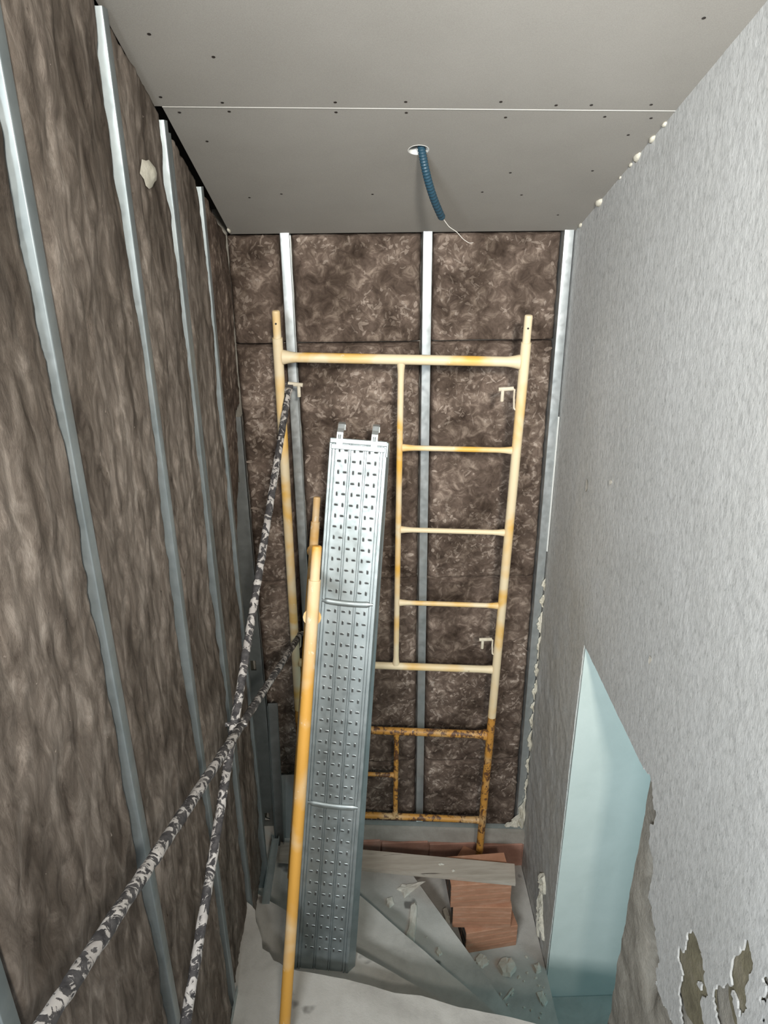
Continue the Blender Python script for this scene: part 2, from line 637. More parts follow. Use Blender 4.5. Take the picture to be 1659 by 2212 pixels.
# upper slab, dark void
obj('ceiling_slab', MB().add([ceil_pt(LX - 0.15, BY + 0.1, 0.12), ceil_pt(LX - 0.15, -0.1, 0.12), ceil_pt(RX + 0.1, -0.1, 0.12), ceil_pt(RX + 0.1, BY + 0.1, 0.12),
                              ceil_pt(LX - 0.15, BY + 0.1, 0.16), ceil_pt(LX - 0.15, -0.1, 0.16), ceil_pt(RX + 0.1, -0.1, 0.16), ceil_pt(RX + 0.1, BY + 0.1, 0.16)],
                             [(0, 1, 2, 3), (7, 6, 5, 4), (0, 4, 5, 1), (1, 5, 6, 2), (2, 6, 7, 3), (3, 7, 4, 0)]), 'void_dark', ceil)
# screws
scr = [(-0.50, 2.45), (-0.53, 2.37), (-0.37, 2.40), (-0.36, 2.447), (-0.06, 2.402), (-0.06, 2.455), (0.135, 2.402), (0.14, 2.46), (0.40, 2.405), (0.43, 2.49),
       (0.56, 2.425), (0.66, 2.425), (0.72, 2.49), (0.83, 2.425), (0.86, 2.50), (0.83, 2.60), (0.80, 2.85), (0.79, 3.25), (0.60, 3.05), (-0.28, 3.02), (-0.46, 2.62),
       (-0.40, 3.05), (0.52, 2.86), (-0.35, 2.19), (0.80, 2.05), (0.45, 3.02), (-0.48, 2.10), (0.05, 3.03)]
me_s = None
for (x, y) in scr:
    if me_s is None:
        mb = MB()
        a = np.arange(10) * 2 * math.pi / 10
        p0 = np.array(ceil_pt(x, y))
        ring = [np.array(ceil_pt(x + 0.0048 * math.cos(t), y + 0.0048 * math.sin(t), -0.001)) for t in a]
        ring2 = [np.array(ceil_pt(x + 0.0022 * math.cos(t), y + 0.0022 * math.sin(t), 0.0)) - np.array((0, 0, 0.0004)) for t in a]
        mb.add(ring + ring2, [(i, (i + 1) % 10, 10 + (i + 1) % 10, 10 + i) for i in range(10)] + [tuple(range(10, 20))])
        s0 = obj('screw', mb, 'screw', ceil)
        me_s, base = s0.data, p0
    else:
        s = bpy.data.objects.new('screw', me_s)
        COL.objects.link(s)
        s.parent = ceil
        s.location = Vector(np.array(ceil_pt(x, y)) - base)

# --- wall_right: cement plaster coat over rough base, doorway cut through
DY0, DY1, DZ = 1.95, 2.72, -1.838      # doorway: near jamb, far jamb, head


def sd_box(y, z, y0, y1, z0, z1):
    cy, cz = (y0 + y1) / 2, (z0 + z1) / 2
    qy, qz = abs(y - cy) - (y1 - y0) / 2, abs(z - cz) - (z1 - z0) / 2
    return np.hypot(np.maximum(qy, 0), np.maximum(qz, 0)) + np.minimum(np.maximum(qy, qz), 0)


def sd_ell(y, z, cy, cz, ry, rz_, tilt=0.0):
    c, s = math.cos(tilt), math.sin(tilt)
    a, b_ = (y - cy) * c + (z - cz) * s, -(y - cy) * s + (z - cz) * c
    return (np.hypot(a / ry, b_ / rz_) - 1) * min(ry, rz_)


def plaster_sd(y, z):
    n = fbm(y * 13, z * 13, 21, 4, 0.6) - 0.5
    n2 = fbm(y * 45, z * 45, 25, 3) - 0.5
    door = sd_box(y, z, DY0, DY1, -5, DZ) + 0.006 * n2
    peel = np.minimum.reduce([
        sd_ell(y, z, 1.93, -1.97, 0.085, 0.15, 0.1),
        sd_ell(y, z, 1.88, -2.14, 0.105, 0.13, 0.0),
        sd_ell(y, z, 1.83, -2.36, 0.17, 0.18, 0.0),
        sd_ell(y, z, 1.76, -2.62, 0.24, 0.24, 0.0),
        sd_ell(y, z, 1.70, -3.00, 0.30, 0.30, 0.0),
        sd_ell(y, z, 1.475, -2.09, 0.070, 0.105, 0.35),
        sd_ell(y, z, 1.42, -2.24, 0.10, 0.085, 0.2),
        sd_ell(y, z, 1.25, -1.83, 0.040, 0.10, -0.1),
        sd_ell(y, z, 1.27, -2.02, 0.07, 0.07, 0.0),
        sd_ell(y, z, 1.15, -1.76, 0.02, 0.05, 0.0),
        sd_ell(y, z, 1.25, -2.80, 0.6, 0.46, 0.0)]) + 0.10 * n + 0.02 * n2
    return np.minimum(door, peel)


def base_sd(y, z):
    return sd_box(y, z, DY0 + 0.002, DY1 + 0.004, -5, DZ - 0.002)


def wall_sheet(sdf, x_of, step, y0, y1, z0, ztop, thick):
    ys = np.arange(y0, y1 + step / 2, step)
    zs = np.arange(z0, ztop + step / 2, step)
    Y, Z = np.meshgrid(ys, zs, indexing='ij')
    Y, Z = Y.copy(), Z.copy()
    Z = np.minimum(Z, zc(Y) + 0.012)
    S = sdf(Y, Z)
    h = 1e-3
    gy, gz = (sdf(Y + h, Z) - S) / h, (sdf(Y, Z + h) - S) / h
    g = np.hypot(gy, gz) + 1e-6
    near = abs(S) / g < step * 0.62
    near &= (abs(Y - y0) > 1e-6) & (abs(Y - y1) > 1e-6)
    mv = np.clip(S / g, -step * 0.6, step * 0.6)
    Y = np.where(near, Y - gy / g * mv, Y)
    Z = np.where(near, Z - gz / g * mv, Z)
    Sn = np.where(near, 0, S)
    keep = (Sn[:-1, :-1] + Sn[1:, :-1] + Sn[:-1, 1:] + Sn[1:, 1:]) > 1e-9
    keep &= (abs(Z[:-1, 1:] - Z[:-1, :-1]) > 1e-5) | (abs(Z[1:, 1:] - Z[1:, :-1]) > 1e-5)
    X = x_of(Y, Z)
    nu, nv = Y.shape
    P = np.stack([X, Y, Z], -1).reshape(-1, 3)
    ii, jj = np.nonzero(keep)
    A = ii * nv + jj
    F = np.stack([A, A + nv, A + nv + 1, A + 1], 1)
    # rim faces along the open boundary, reaching back by `thick`
    E = np.concatenate([F[:, [0, 1]], F[:, [1, 2]], F[:, [2, 3]], F[:, [3, 0]]])
    key = np.sort(E, 1)
    _, inv, cnt = np.unique(key, axis=0, return_inverse=True, return_counts=True)
    bd = E[cnt[inv.ravel()] == 1]
    used = np.unique(np.concatenate([F.ravel()]))
    remap = -np.ones(len(P), int)
    remap[used] = np.arange(len(used))
    V0 = P[used]
    bu = np.unique(bd)
    rb = -np.ones(len(P), int)
    rb[bu] = np.arange(len(bu)) + len(used)
    V1 = P[bu] + np.array((thick, 0, 0))
    faces = remap[F].tolist() + [(remap[a], rb[a], rb[b_], remap[b_]) for a, b_ in bd]
    return MB().add(np.concatenate([V0, V1]), faces)


def x_plaster(y, z):
    rough = 0.0013 * (fbm(y * 55, z * 34, 31, 4, 0.65) - 0.5) * 2 + 0.006 * (fbm(y * 2.3, z * 1.6, 35, 3) - 0.5)
    strip = np.clip((y - 2.72) / 0.1, 0, 1) * np.clip((-1.9 - z) / 0.5, 0, 1)
    rough = rough + strip * 0.009 * (fbm(y * 22, z * 17, 37, 4, 0.6) - 0.45)
    return RX + np.where(y > 3.36, np.maximum(rough, -0.003), rough)


def x_base(y, z):
    return RX + 0.016 + 0.022 * (fbm(y * 11, z * 8, 41, 4, 0.6) - 0.5) + 0.07 * np.exp(-((y - 1.81) / 0.035) ** 2 - ((z + 2.13) / 0.10) ** 2) + 0.05 * np.exp(-((y - 1.70) / 0.05) ** 2 - ((z + 2.42) / 0.12) ** 2)


wall_right = obj('wall_right', wall_sheet(plaster_sd, x_plaster, 0.0125, 0.55, BY + 0.05, -4.25, 1.45, 0.006), 'cement_plaster', smooth='auto', recalc=False)
tag(wall_right, kind='structure', label='grey cement plastered wall with a doorway low down')
br = obj('base_coat', wall_sheet(base_sd, x_base, 0.02, 0.55, BY + 0.05, -4.25, -0.9, 0.05), 'base_mortar', wall_right, smooth='auto', recalc=False)
tag(br, 'rough brown mortar bared where plaster broke off')
# olive old render showing in two patches at the lower right
for (cy, cz, ry, rz_) in ((1.455, -2.13, 0.13, 0.17), (1.25, -1.86, 0.075, 0.16)):
    mb = MB()
    n = 40
    vs = [(RX + 0.004, cy, cz)]
    for i in range(n):
        a = 2 * math.pi * i / n
        k = 1 + 0.35 * (float(fbm(np.array([math.cos(a) * 2 + cy * 9]), np.array([math.sin(a) * 2]), 8, 3)[0]) - 0.5)
        vs.append((RX + 0.0105, cy + ry * k * math.cos(a), cz + rz_ * k * math.sin(a)))
    mb.add(vs, [(0, 1 + i, 1 + (i + 1) % n) for i in range(n)])
    tag(obj('old_render', mb, 'olive_render', wall_right, recalc=False), 'olive brown render bared by peeled plaster')
# core of the wall round the doorway and its jambs
T = 0.10
mb = MB()
mb.box((RX + 0.05, 0.55, -4.25), (RX + T, DY0 + 0.003, 0.9))
mb.box((RX + 0.05, DY0, DZ), (RX + T, DY1 + 0.002, 0.9))
obj('wall_core', mb, 'base_mortar', wall_right)

# --- wall_side: pale wall of the room beyond the doorway
mb = MB().box((RX + 0.010, DY1 + 0.003, -4.3), (2.9, DY1 + 0.10, -0.9))
o = obj('wall_side', mb, 'side_plaster')
tag(o, kind='structure', label='pale turquoise plastered wall seen through the doorway')
o = obj('wall_far', MB().box((2.9, 0.2, -4.3), (2.98, DY1 + 0.1, -0.9)), 'side_plaster')
tag(o, kind='structure', label='end wall of the room beyond the doorway')
o = obj('ceiling_side', MB().box((RX + T + 0.002, 0.2, -1.2), (2.9, DY1, -1.12)), 'side_plaster')
tag(o, kind='structure', label='ceiling of the room beyond the doorway')

# --- stairs: winding treads turning down to the right through the doorway
stairs = thing('floor', 'dusty grey concrete winding stair', None, (0.2, 2.4, -3.88), kind='structure')
ZB = -3.95
TZ = [-2.95, -3.18, -3.41, -3.64, -3.88]


def rough_line(a, b, amp, n, seed):
    out = []
    for i in range(n + 1):
        t = i / n
        x, y = a[0] + (b[0] - a[0]) * t, a[1] + (b[1] - a[1]) * t
        d = amp * (float(fbm(np.array([t * n * 0.45 + seed]), np.array([seed * 1.7]), seed, 3)[0]) - 0.5) * 2 if 0 < i < n else 0
        out.append((x + d * 0.4, y + d))
    return out


XR = RX + 0.14
N0 = [(-0.56, 2.43), (-0.535, 2.41), (-0.515, 2.385), (-0.505, 2.33), (-0.487, 2.29), (-0.47, 2.245), (-0.462, 2.20), (-0.43, 2.18), (-0.41, 2.145), (-0.385, 2.135)] + rough_line((-0.36, 2.115), (RX - 0.003, 1.775), 0.010, 26, 3)
N1 = rough_line((-0.62, 2.70), (RX - 0.003, 1.70), 0.007, 26, 5)
N2 = rough_line((-0.55, 3.33), (RX - 0.003, 1.80), 0.007, 26, 7)
N3 = rough_line((0.10, 3.38), (RX - 0.003, 1.84), 0.006, 26, 9)
LW = LX - 0.08
YB = BY + 0.06
tr0 = [(LW, 1.33), (RX - 0.003, 1.33)] + N0[::-1] + [(-0.60, 2.30), (LW, 2.05)]
tr1 = [(LW, 1.6), (RX - 0.003, 1.6)] + N1[::-1] + [(LW, 2.72)]
tr2 = [(LW, 1.62), (RX - 0.003, 1.62)] + N2[::-1] + [(LW, 3.37)]
tr2 = [(LW, 1.62), (RX - 0.003, 1.62)] + N2[::-1] + [(LW, 3.37)]
N3 = [q for q in N3 if q[1] < 3.20]
tr3 = [(LW, 1.64), (RX - 0.003, 1.64)] + N3[::-1] + [(0.19, 3.205), (-0.20, 3.215), (-0.22, 3.36), (LW, 3.36)]
for k, tr in enumerate((tr0, tr1, tr2, tr3)):
    tag(obj('stair_tread', MB().prism(tr, ZB - 0.001 * k, TZ[k]), 'stair_concrete', stairs), ('topmost', 'second', 'third', 'fourth')[k] + ' winding tread, wedge shaped, with chipped nosing')
obj('landing', MB().box((LW, 1.30, -4.15), (RX - 0.004, YB, TZ[4])), 'stair_concrete', stairs)
tag(obj('stair_tread', MB().box((RX - 0.004, 0.5, -4.35), (1.45, DY1, TZ[4] - 0.23)), 'stair_concrete', stairs), 'lower tread inside the doorway')
obj('stair_tread', MB().box((1.45, 0.5, -4.35), (2.9, DY1, TZ[4] - 0.30)), 'stair_concrete', stairs)
for k in range(1, 5):
    y1 = 1.33 - 0.28 * (k - 1)
    obj('stair_tread', MB().box((LW, y1 - 0.30, TZ[0] + 0.23 * k - 0.35), (RX - 0.003, y1, TZ[0] + 0.23 * k)), 'stair_concrete', stairs)

# --- curb of masonry under the back track
mb = MB()
zl = lambda x: -3.545 - 0.078 * (x + 0.0)
curb = thing('trim_1', 'red brick footing with mortar ledge under the back studs', None, (0.2, BY, -3.88), kind='structure')
mb.add([(LX - 0.08, BY - 0.045, -3.9), (RX, BY - 0.045, -3.9), (RX, BY + 0.085, -3.9), (LX - 0.08, BY + 0.085, -3.9),
        (LX - 0.08, BY - 0.045, zl(LX) - 0.092), (RX, BY - 0.045, zl(RX) - 0.075), (RX, BY + 0.085, zl(RX) - 0.075), (LX - 0.08, BY + 0.085, zl(LX) - 0.092)],
       [(0, 3, 2, 1), (4, 5, 6, 7), (0, 1, 5, 4), (1, 2, 6, 5), (2, 3, 7, 6), (3, 0, 4, 7)])
obj('mortar_base', mb, 'brick_wall', curb)
mb = MB()
nx = 40
vs = []
for i in range(nx + 1):
    x = LX - 0.08 + (RX - LX + 0.08) * i / nx
    w = 0.050 + 0.008 * (float(fbm(np.array([i * 0.5]), np.array([0.3]), 12, 3)[0]) - 0.5)
    b0 = zl(x) - 0.085 + 0.016 * (float(fbm(np.array([i * 0.4]), np.array([7.3]), 13, 3)[0]) - 0.5)
    vs += [(x, BY - w, b0), (x, BY - w + 0.004, zl(x) - 0.004), (x, BY + 0.08, zl(x)), (x, BY + 0.08, b0)]
fs = [(4 * i + q, 4 * i + (q + 1) % 4, 4 * i + 4 + (q + 1) % 4, 4 * i + 4 + q) for i in range(nx) for q in range(4)]
fs += [(0, 1, 2, 3), (4 * nx + 3, 4 * nx + 2, 4 * nx + 1, 4 * nx)]
obj('mortar_ledge', mb.add(vs, fs), 'mortar_ledge', curb)
# bricks of the footing, with recessed joints
for i in range(5):
    x0 = LX + 0.03 + i * 0.285
    x1 = min(x0 + 0.277, RX - 0.004)
    for k in range(2):
        z1 = zl((x0 + x1) / 2) - 0.088 - k * 0.135
        xa, xb = (x0, x1) if k == 0 else (max(x0 - 0.12, LX), x1 - 0.12)
        if z1 - 0.12 > -3.98:
            obj('brick', MB().box((xa, BY - 0.058 - 0.004 * RNG.random(), max(z1 - 0.125, -3.879)), (xb, BY - 0.03, z1), bev=0.004), 'brick_wall', curb)


# ------------------------------------------------------------------ steel studs
def c_profile(w, d, t=0.0018, lip=0.007):
    """flange along +u (0..w), web along +v (depth), returns closed outline"""
    return [(0, 0.0030), (0.0004, 0.0014), (0.0014, 0.0004), (0.0030, 0), (w - 0.003, 0), (w - 0.0014, 0.0004), (w - 0.0004, 0.0014), (w, 0.003), (w, lip), (w - t, lip), (w - t, t), (t, t), (t, d - t), (w - t, d - t), (w - t, d - lip), (w, d - lip), (w, d), (0, d)]


def stud(label, A, B, U, V, w=0.040, d=0.07, material='galv'):
    mb = MB().sweep(c_profile(w, d), A, B, U, V)
    o = obj('metal_stud', mb, material, smooth='auto')
    return tag(o, label, 'stud')


SB = BY - 0.012
zb = lambda x: zl(x) + 0.003
stud('galvanised stud on back wall, left of the yellow scaffold frame', (-0.335, SB, zb(-0.33)), (-0.335, SB, zc(SB) + 0.01), (1, 0, 0), (0, 1, 0), 0.041)
stud('bright galvanised stud in the middle of the back wall', (0.267, SB, zb(0.28)), (0.267, SB, zc(SB) + 0.01), (1, 0, 0), (0, 1, 0), 0.041)
corner = stud('galvanised stud in right corner against the cement wall, smeared with plaster', (0.866, SB, zb(0.88)), (0.866, SB, zc(SB) + 0.01), (1, 0, 0), (0, 1, 0), 0.042)
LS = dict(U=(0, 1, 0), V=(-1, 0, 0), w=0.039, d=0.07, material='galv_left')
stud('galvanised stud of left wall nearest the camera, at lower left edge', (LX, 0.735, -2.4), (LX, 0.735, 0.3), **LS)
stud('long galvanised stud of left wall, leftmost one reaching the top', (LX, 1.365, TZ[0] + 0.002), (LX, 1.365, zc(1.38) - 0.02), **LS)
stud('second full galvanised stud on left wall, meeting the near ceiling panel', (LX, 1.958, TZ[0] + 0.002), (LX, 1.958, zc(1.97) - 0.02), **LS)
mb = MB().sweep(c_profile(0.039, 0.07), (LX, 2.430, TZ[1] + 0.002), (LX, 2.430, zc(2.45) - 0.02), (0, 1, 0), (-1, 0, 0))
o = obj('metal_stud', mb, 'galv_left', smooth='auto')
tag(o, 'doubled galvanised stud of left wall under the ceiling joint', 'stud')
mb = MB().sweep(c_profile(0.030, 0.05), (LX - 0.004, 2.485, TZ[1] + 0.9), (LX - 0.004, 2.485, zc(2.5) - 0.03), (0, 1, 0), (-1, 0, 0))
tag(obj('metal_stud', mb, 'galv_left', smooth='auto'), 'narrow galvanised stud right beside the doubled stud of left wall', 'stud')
stud('fourth galvanised stud on left wall, before the bare brown board', (LX, 2.885, TZ[2] + 0.002), (LX, 2.885, zc(2.9) - 0.02), **LS)
# corner stud with punched slots in its web
mb = MB()
t = 0.002
ye, zt, z0 = 3.30, -0.99, TZ[2] + 0.002
xs = [LX - 0.075, LX - 0.061, LX - 0.033, LX]
holes = [(-2.34, -2.28), (-3.37, -3.31), (-1.30, -1.24)]
mb.box((xs[0], ye, z0), (xs[1], ye + t, zt))
mb.box((xs[2], ye, z0), (xs[3], ye + t, zt))
last = z0
for a, b_ in sorted(holes):
    mb.box((xs[1], ye, last), (xs[2], ye + t, a))
    last = b_
mb.box((xs[1], ye, last), (xs[2], ye + t, zt))
mb.box((LX - t, ye, z0), (LX, ye + 0.038, zt))
mb.box((xs[0], ye, z0), (xs[0] + t, ye + 0.038, zt))
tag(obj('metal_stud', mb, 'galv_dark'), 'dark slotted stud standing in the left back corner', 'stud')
# tracks
mb = MB()
mb.sweep([(0, 0), (0.07, 0), (0.07, 0.036), (0.068, 0.036), (0.068, 0.002), (0.002, 0.002), (0.002, 0.036), (0, 0.036)], (LX, SB - 0.003, zl(LX)), (RX - 0.001, SB - 0.003, zl(RX)), (0, 1, 0), (0, 0, 1))
tag(obj('floor_track', mb, 'galv_dull'), 'galvanised floor track along the foot of the back wall', 'track')
mb = MB().sweep([(0, 0), (0.075, 0), (0.075, 0.034), (0.073, 0.034), (0.073, 0.002), (0.002, 0.002), (0.002, 0.034), (0, 0.034)], (-0.635, 1.36, TZ[0]), (-0.612, 2.02, TZ[0]), (1, 0, 0), (0, 0, 1))
tag(obj('floor_track', mb, 'galv_dull'), 'galvanised floor track on the top tread beside the left wall', 'track')

# plaster lumps and the caulk bead on the right corner (they belong to the wall)


def lump(pts, rad, seed, name='plaster_lump', parent=None, material='plaster_lump', seg=9):
    """lumpy bead following pts"""
    P = np.asarray(pts, float)
    n = max(4, int(np.linalg.norm(P[-1] - P[0]) / 0.012))
    t = np.linspace(0, len(P) - 1, n)
    Q = np.stack([np.interp(t, np.arange(len(P)), P[:, k]) for k in range(3)], 1)
    rr = rad * (0.6 + 1.3 * fbm(np.arange(n) * 0.55, np.full(n, seed * 3.3), seed, 3)) * np.minimum(1, 0.35 + 3 * np.minimum(np.arange(n), np.arange(n)[::-1]) / n)
    mb = MB().tube(Q, rr, seg, jitter=rad * 0.9, seed=seed)
    return obj(name, mb, material, parent, smooth=True)


CX, CY = RX - 0.003, SB - 0.006


def smear(pts, org, U, V, N, th, seed, sub=5):
    """flat torn smear: jagged outline pts (u, v) with a lumpy raised middle"""
    r = np.random.RandomState(seed)
    org, U, V, N = (np.asarray(q, float) for q in (org, U, V, N))
    P = np.array(pts, float)
    c = P.mean(0)
    out = []
    for k in range(len(P)):
        q = P[(k + 1) % len(P)]
        L = np.linalg.norm(q - P[k])
        for m in range(sub):
            p = P[k] + (q - P[k]) * m / sub
            out.append(p + r.normal(0, min(0.006, 0.11 * L), 2) * (m > 0))
    out = np.array(out)
    n = len(out)
    vs = []
    for f, h in ((1.0, 0.0), (0.93, 0.55), (0.70, 0.8), (0.36, 1.0)):
        for p in out:
            q = c + (p - c) * f
            vs.append(org + U * q[0] + V * q[1] + N * th * h * (0.35 + 1.1 * r.rand()) * (1 if h else 0))
    vs.append(org + U * c[0] + V * c[1] + N * th * 0.9)
    fs = [(a * n + k, a * n + (k + 1) % n, (a + 1) * n + (k + 1) % n, (a + 1) * n + k) for a in range(3) for k in range(n)]
    fs += [(3 * n + k, 3 * n + (k + 1) % n, 4 * n) for k in range(n)]
    return obj('plaster_smear', MB().add(vs, fs), 'plaster_lump', wall_right, recalc=False)


XU, ZU, YN, XN = (1, 0, 0), (0, 0, 1), (0, -1, 0), (-1, 0, 0)
so = (RX - 0.004, SB - 0.004, 0)
zs = -1.90
kk = 0
while zs > -3.36:                       # broken run of plaster down the corner stud
    ln = RNG.uniform(0.07, 0.19)
    w0, w1 = RNG.uniform(0.006, 0.014), RNG.uniform(0.010, 0.026)
    smear([(0.002, zs), (-w0, zs - ln * 0.2), (-w1, zs - ln * 0.55), (-w0 * 0.8, zs - ln * 0.85), (0.002, zs - ln)], so, XU, ZU, YN, 0.010, 200 + kk, 3)
    zs -= ln * RNG.uniform(0.96, 1.25)
    kk += 1
smear([(0.0, -3.36), (-0.022, -3.42), (-0.030, -3.48), (-0.075, -3.535), (-0.115, -3.580), (-0.060, -3.583), (-0.02, -3.595), (0.0, -3.60)], so, XU, ZU, YN, 0.028, 301, 4)
wo = (RX - 0.001, 0, 0)
smear([(2.935, -3.42), (2.97, -3.47), (2.955, -3.53), (2.90, -3.545), (2.865, -3.50), (2.885, -3.44)], wo, (0, 1, 0), ZU, XN, 0.022, 302, 4)
smear([(2.945, -3.53), (2.965, -3.62), (2.945, -3.74), (2.93, -3.872), (2.895, -3.872), (2.905, -3.72), (2.895, -3.60)], wo, (0, 1, 0), ZU, XN, 0.016, 303, 4)
smear([(2.895, -3.60), (2.875, -3.66), (2.83, -3.71), (2.80, -3.77), (2.84, -3.79), (2.875, -3.76), (2.905, -3.72)], wo, (0, 1, 0), ZU, XN, 0.018, 304, 4)
for i, (y, w) in enumerate(((2.62, 0.006), (2.74, 0.008), (2.80, 0.004), (3.12, 0.009), (3.36, 0.006), (2.53, 0.004), (2.90, 0.003))):
    lump([(RX - 0.002, y - w * 3, zc(y - w * 3) - 0.004), (RX - 0.002, y + w * 3, zc(y + w * 3) - 0.005)], w, 20 + i, parent=wall_right, seg=7)
lump([(LX + 0.004, 3.40, zc(3.40) - 0.004), (LX + 0.002, 3.36, zc(3.36) - 0.004)], 0.006, 31, parent=ceil, seg=7)
mb = MB()
vs = []
n = 60
for i in range(n + 1):
    z = -1.05 - (1.75 - 1.05) * i / n
    w = 0.003 + 0.003 * float(fbm(np.array([i * 0.6]), np.array([2.2]), 15, 2)[0])
    vs += [(RX - 0.0035, SB - 0.004 - w, z), (RX - 0.009, SB - 0.001, z), (RX - 0.0035, SB + 0.004, z)]
fs = [(3 * i, 3 * i + 1, 3 * i + 4, 3 * i + 3) for i in range(n)] + [(3 * i + 1, 3 * i + 2, 3 * i + 5, 3 * i + 4) for i in range(n)]
obj('caulk_line', mb.add(vs, fs), 'caulk', wall_right)


# gouges in the plaster
for (gy, gz, gw, gh) in ((2.895, -1.186, 0.012, 0.030), (2.62, -1.06, 0.006, 0.012), (1.78, 0.10, 0.006, 0.012), (2.05, -1.45, 0.005, 0.016)):
    mb = MB()
    vs = []
    for k in range(12):
        a = 2 * math.pi * k / 12
        q = 0.7 + 0.6 * float(vnoise(np.array([k * 0.9 + gy * 7]), np.array([gz]), 3)[0])
        vs.append((RX - 0.0062, gy + gw * q * math.cos(a), gz + gh * q * math.sin(a)))
    vs.append((RX + 0.004, gy, gz))
    mb.add(vs, [(k, (k + 1) % 12, 12) for k in range(12)])
    obj('gouge', mb, 'base_mortar', wall_right, recalc=False)

# ------------------------------------------------------------------ mineral wool batts
def batt(label, side, u0, u1, z0, z1, seed, amp=0.016, top=None, foot=None, material='wool', step=0.0085, base=0.0, flakes=1300):
    """side 'back': u is X, bulges to -Y; side 'left': u is Y, bulges to +X.  top/foot(u) trim the outline"""
    nu, nz = max(4, int((u1 - u0) / step)), max(4, int((z1 - z0) / step))
    U, S = np.meshgrid(np.linspace(0, 1, nu), np.linspace(0, 1, nz), indexing='ij')
    X = u0 + (u1 - u0) * U
    lo = foot(X) if foot else np.full_like(X, z0)
    hi = top(X) if top else np.full_like(X, z1)
    Z = lo + (hi - lo) * S

    def height(X, Z):
        wx = X + 0.05 * (fbm(X * 9, Z * 9, seed + 50, 2) - 0.5)
        wz = Z + 0.05 * (fbm(X * 9, Z * 9, seed + 60, 2) - 0.5)
        h = amp * 1.5 * (fbm(X * 3.1, Z * 2.3, seed, 3) - 0.5)
        kz = 0.42 if side == 'left' else 0.9
        h += amp * (0.95 if side == 'back' else 0.62) * (ridge(wx * 12, wz * 12 * kz, seed + 3, 3) - 0.55)
        h += amp * 0.5 * (fbm(wx * 42, wz * 40 * kz, seed + 9, 3) - 0.5)
        return h
    d = np.minimum(np.minimum(X - u0, u1 - X), np.minimum(Z - lo, hi - Z) * 9 + 0.002)
    edge = np.exp(-np.maximum(d, 0) / 0.014) * 0.030 if side == 'back' else np.exp(-np.maximum(d, 0) / 0.016) * 0.016
    H = height(X, Z) - edge + base
    H = np.minimum(H, 0.022 if side == 'back' else 0.020)
    skirt = (U == 0) | (U == 1) | (S == 0) | (S == 1)
    H = np.where(skirt, -0.06, H)
    # ragged outline
    jit = 0.007 * (fbm(Z * 18, X * 18, seed + 13, 3) - 0.5)
    X2 = X + np.where((d < 0.02), jit, 0)
    if side == 'back':
        P = np.stack([X2, BY - H, Z], -1)
    else:
        P = np.stack([LX - 0.009 + H, X2, Z], -1)
    mb = MB().grid(P, nu, nz)
    # flat back sheet closes the batt
    o = obj('insulation_batt', mb, material, smooth=True, recalc=False)
    tag(o, label, 'insulation')
    # loose curled fibres
    n = int(flakes * (u1 - u0) * (z1 - z0))
    r = np.random.RandomState(seed)
    mg = 0.025 if side == 'back' else 0.05
    fu = u0 + mg + (u1 - u0 - 2 * mg) * r.rand(n)
    lo_, hi_ = (foot(fu) if foot else z0), (top(fu) if top else z1)
    fz = lo_ + 0.02 + (hi_ - lo_ - 0.04) * r.rand(n)
    keepp = fbm(fu * 5, fz * 5, seed + 31, 2) + 0.25 * r.rand(n) > 0.52
    fu, fz = fu[keepp], fz[keepp]
    n = len(fu)
    if n:
        hh = np.clip(height(fu, fz) + base, -0.05, 0.016)
        L, W = r.uniform(0.012, 0.042, n) * (1 if side == 'back' else 0.8) * r.choice([0.7, 1, 1.25], n), r.uniform(0.005, 0.018, n)
        an = r.uniform(0, math.pi * 2, n)
        if side == 'left':
            an = np.where(r.rand(n) < 0.6, math.pi / 2 + r.normal(0, 0.5, n), an)
        ca, sa = np.cos(an), np.sin(an)
        lift = r.uniform(0.002, 0.008, n) * (1 if side == 'back' else 0.45)
        verts = []
        for a, w_, l_ in ((-0.5, 0.35, 0.0), (-0.12, 1.0, 0.35), (0.22, 0.9, 0.55), (0.5, 0.25, 1.0)):
            for sgn in (-1, 1):
                wob = 1 + 0.5 * (r.rand(n) - 0.5)
                pu = fu + ca * L * a - sa * W * 0.5 * w_ * sgn * wob
                pz = fz + sa * L * a + ca * W * 0.5 * w_ * sgn * wob
                ph = hh - 0.002 + lift * l_ + (0.0015 * sgn)
                verts.append(np.stack([pu, BY - ph, pz], -1) if side == 'back' else np.stack([LX - 0.012 + ph, pu, pz], -1))
        V = np.stack(verts, 1).reshape(-1, 3)
        F = []
        for k in range(n):
            b8 = k * 8
            F += [(b8, b8 + 1, b8 + 3, b8 + 2), (b8 + 2, b8 + 3, b8 + 5, b8 + 4), (b8 + 4, b8 + 5, b8 + 7, b8 + 6)]
        tag(obj('loose_fibres', MB().add(V, F), 'wool_flake' if side == 'back' else 'tan_flake', o, smooth=True, recalc=False), kind='stuff')
    return o


TOPB = zc(BY) - 0.004
fl = lambda x: zl(x) + 0.005
rows = [('top', -0.70, TOPB), ('upper middle', -1.90, -0.705), ('lower middle', -3.09, -1.905), ('bottom', -3.7, -3.095)]
bays = [('left bay of the back wall', LX - 0.025, -0.338), ('middle bay of the back wall', -0.292, 0.264), ('right bay of the back wall', 0.311, 0.864)]
sd = 100
for bn, x0, x1 in bays:
    for rn, z0, z1 in rows:
        sd += 7
        if rn == 'bottom':
            batt('brown mineral wool, bottom piece in the ' + bn, 'back', x0, x1, -3.62, z1, sd, foot=lambda X: fl(X) + 0.0 * X)
        else:
            batt('brown mineral wool, ' + rn + ' piece in the ' + bn, 'back', x0, x1, z0, z1, sd)

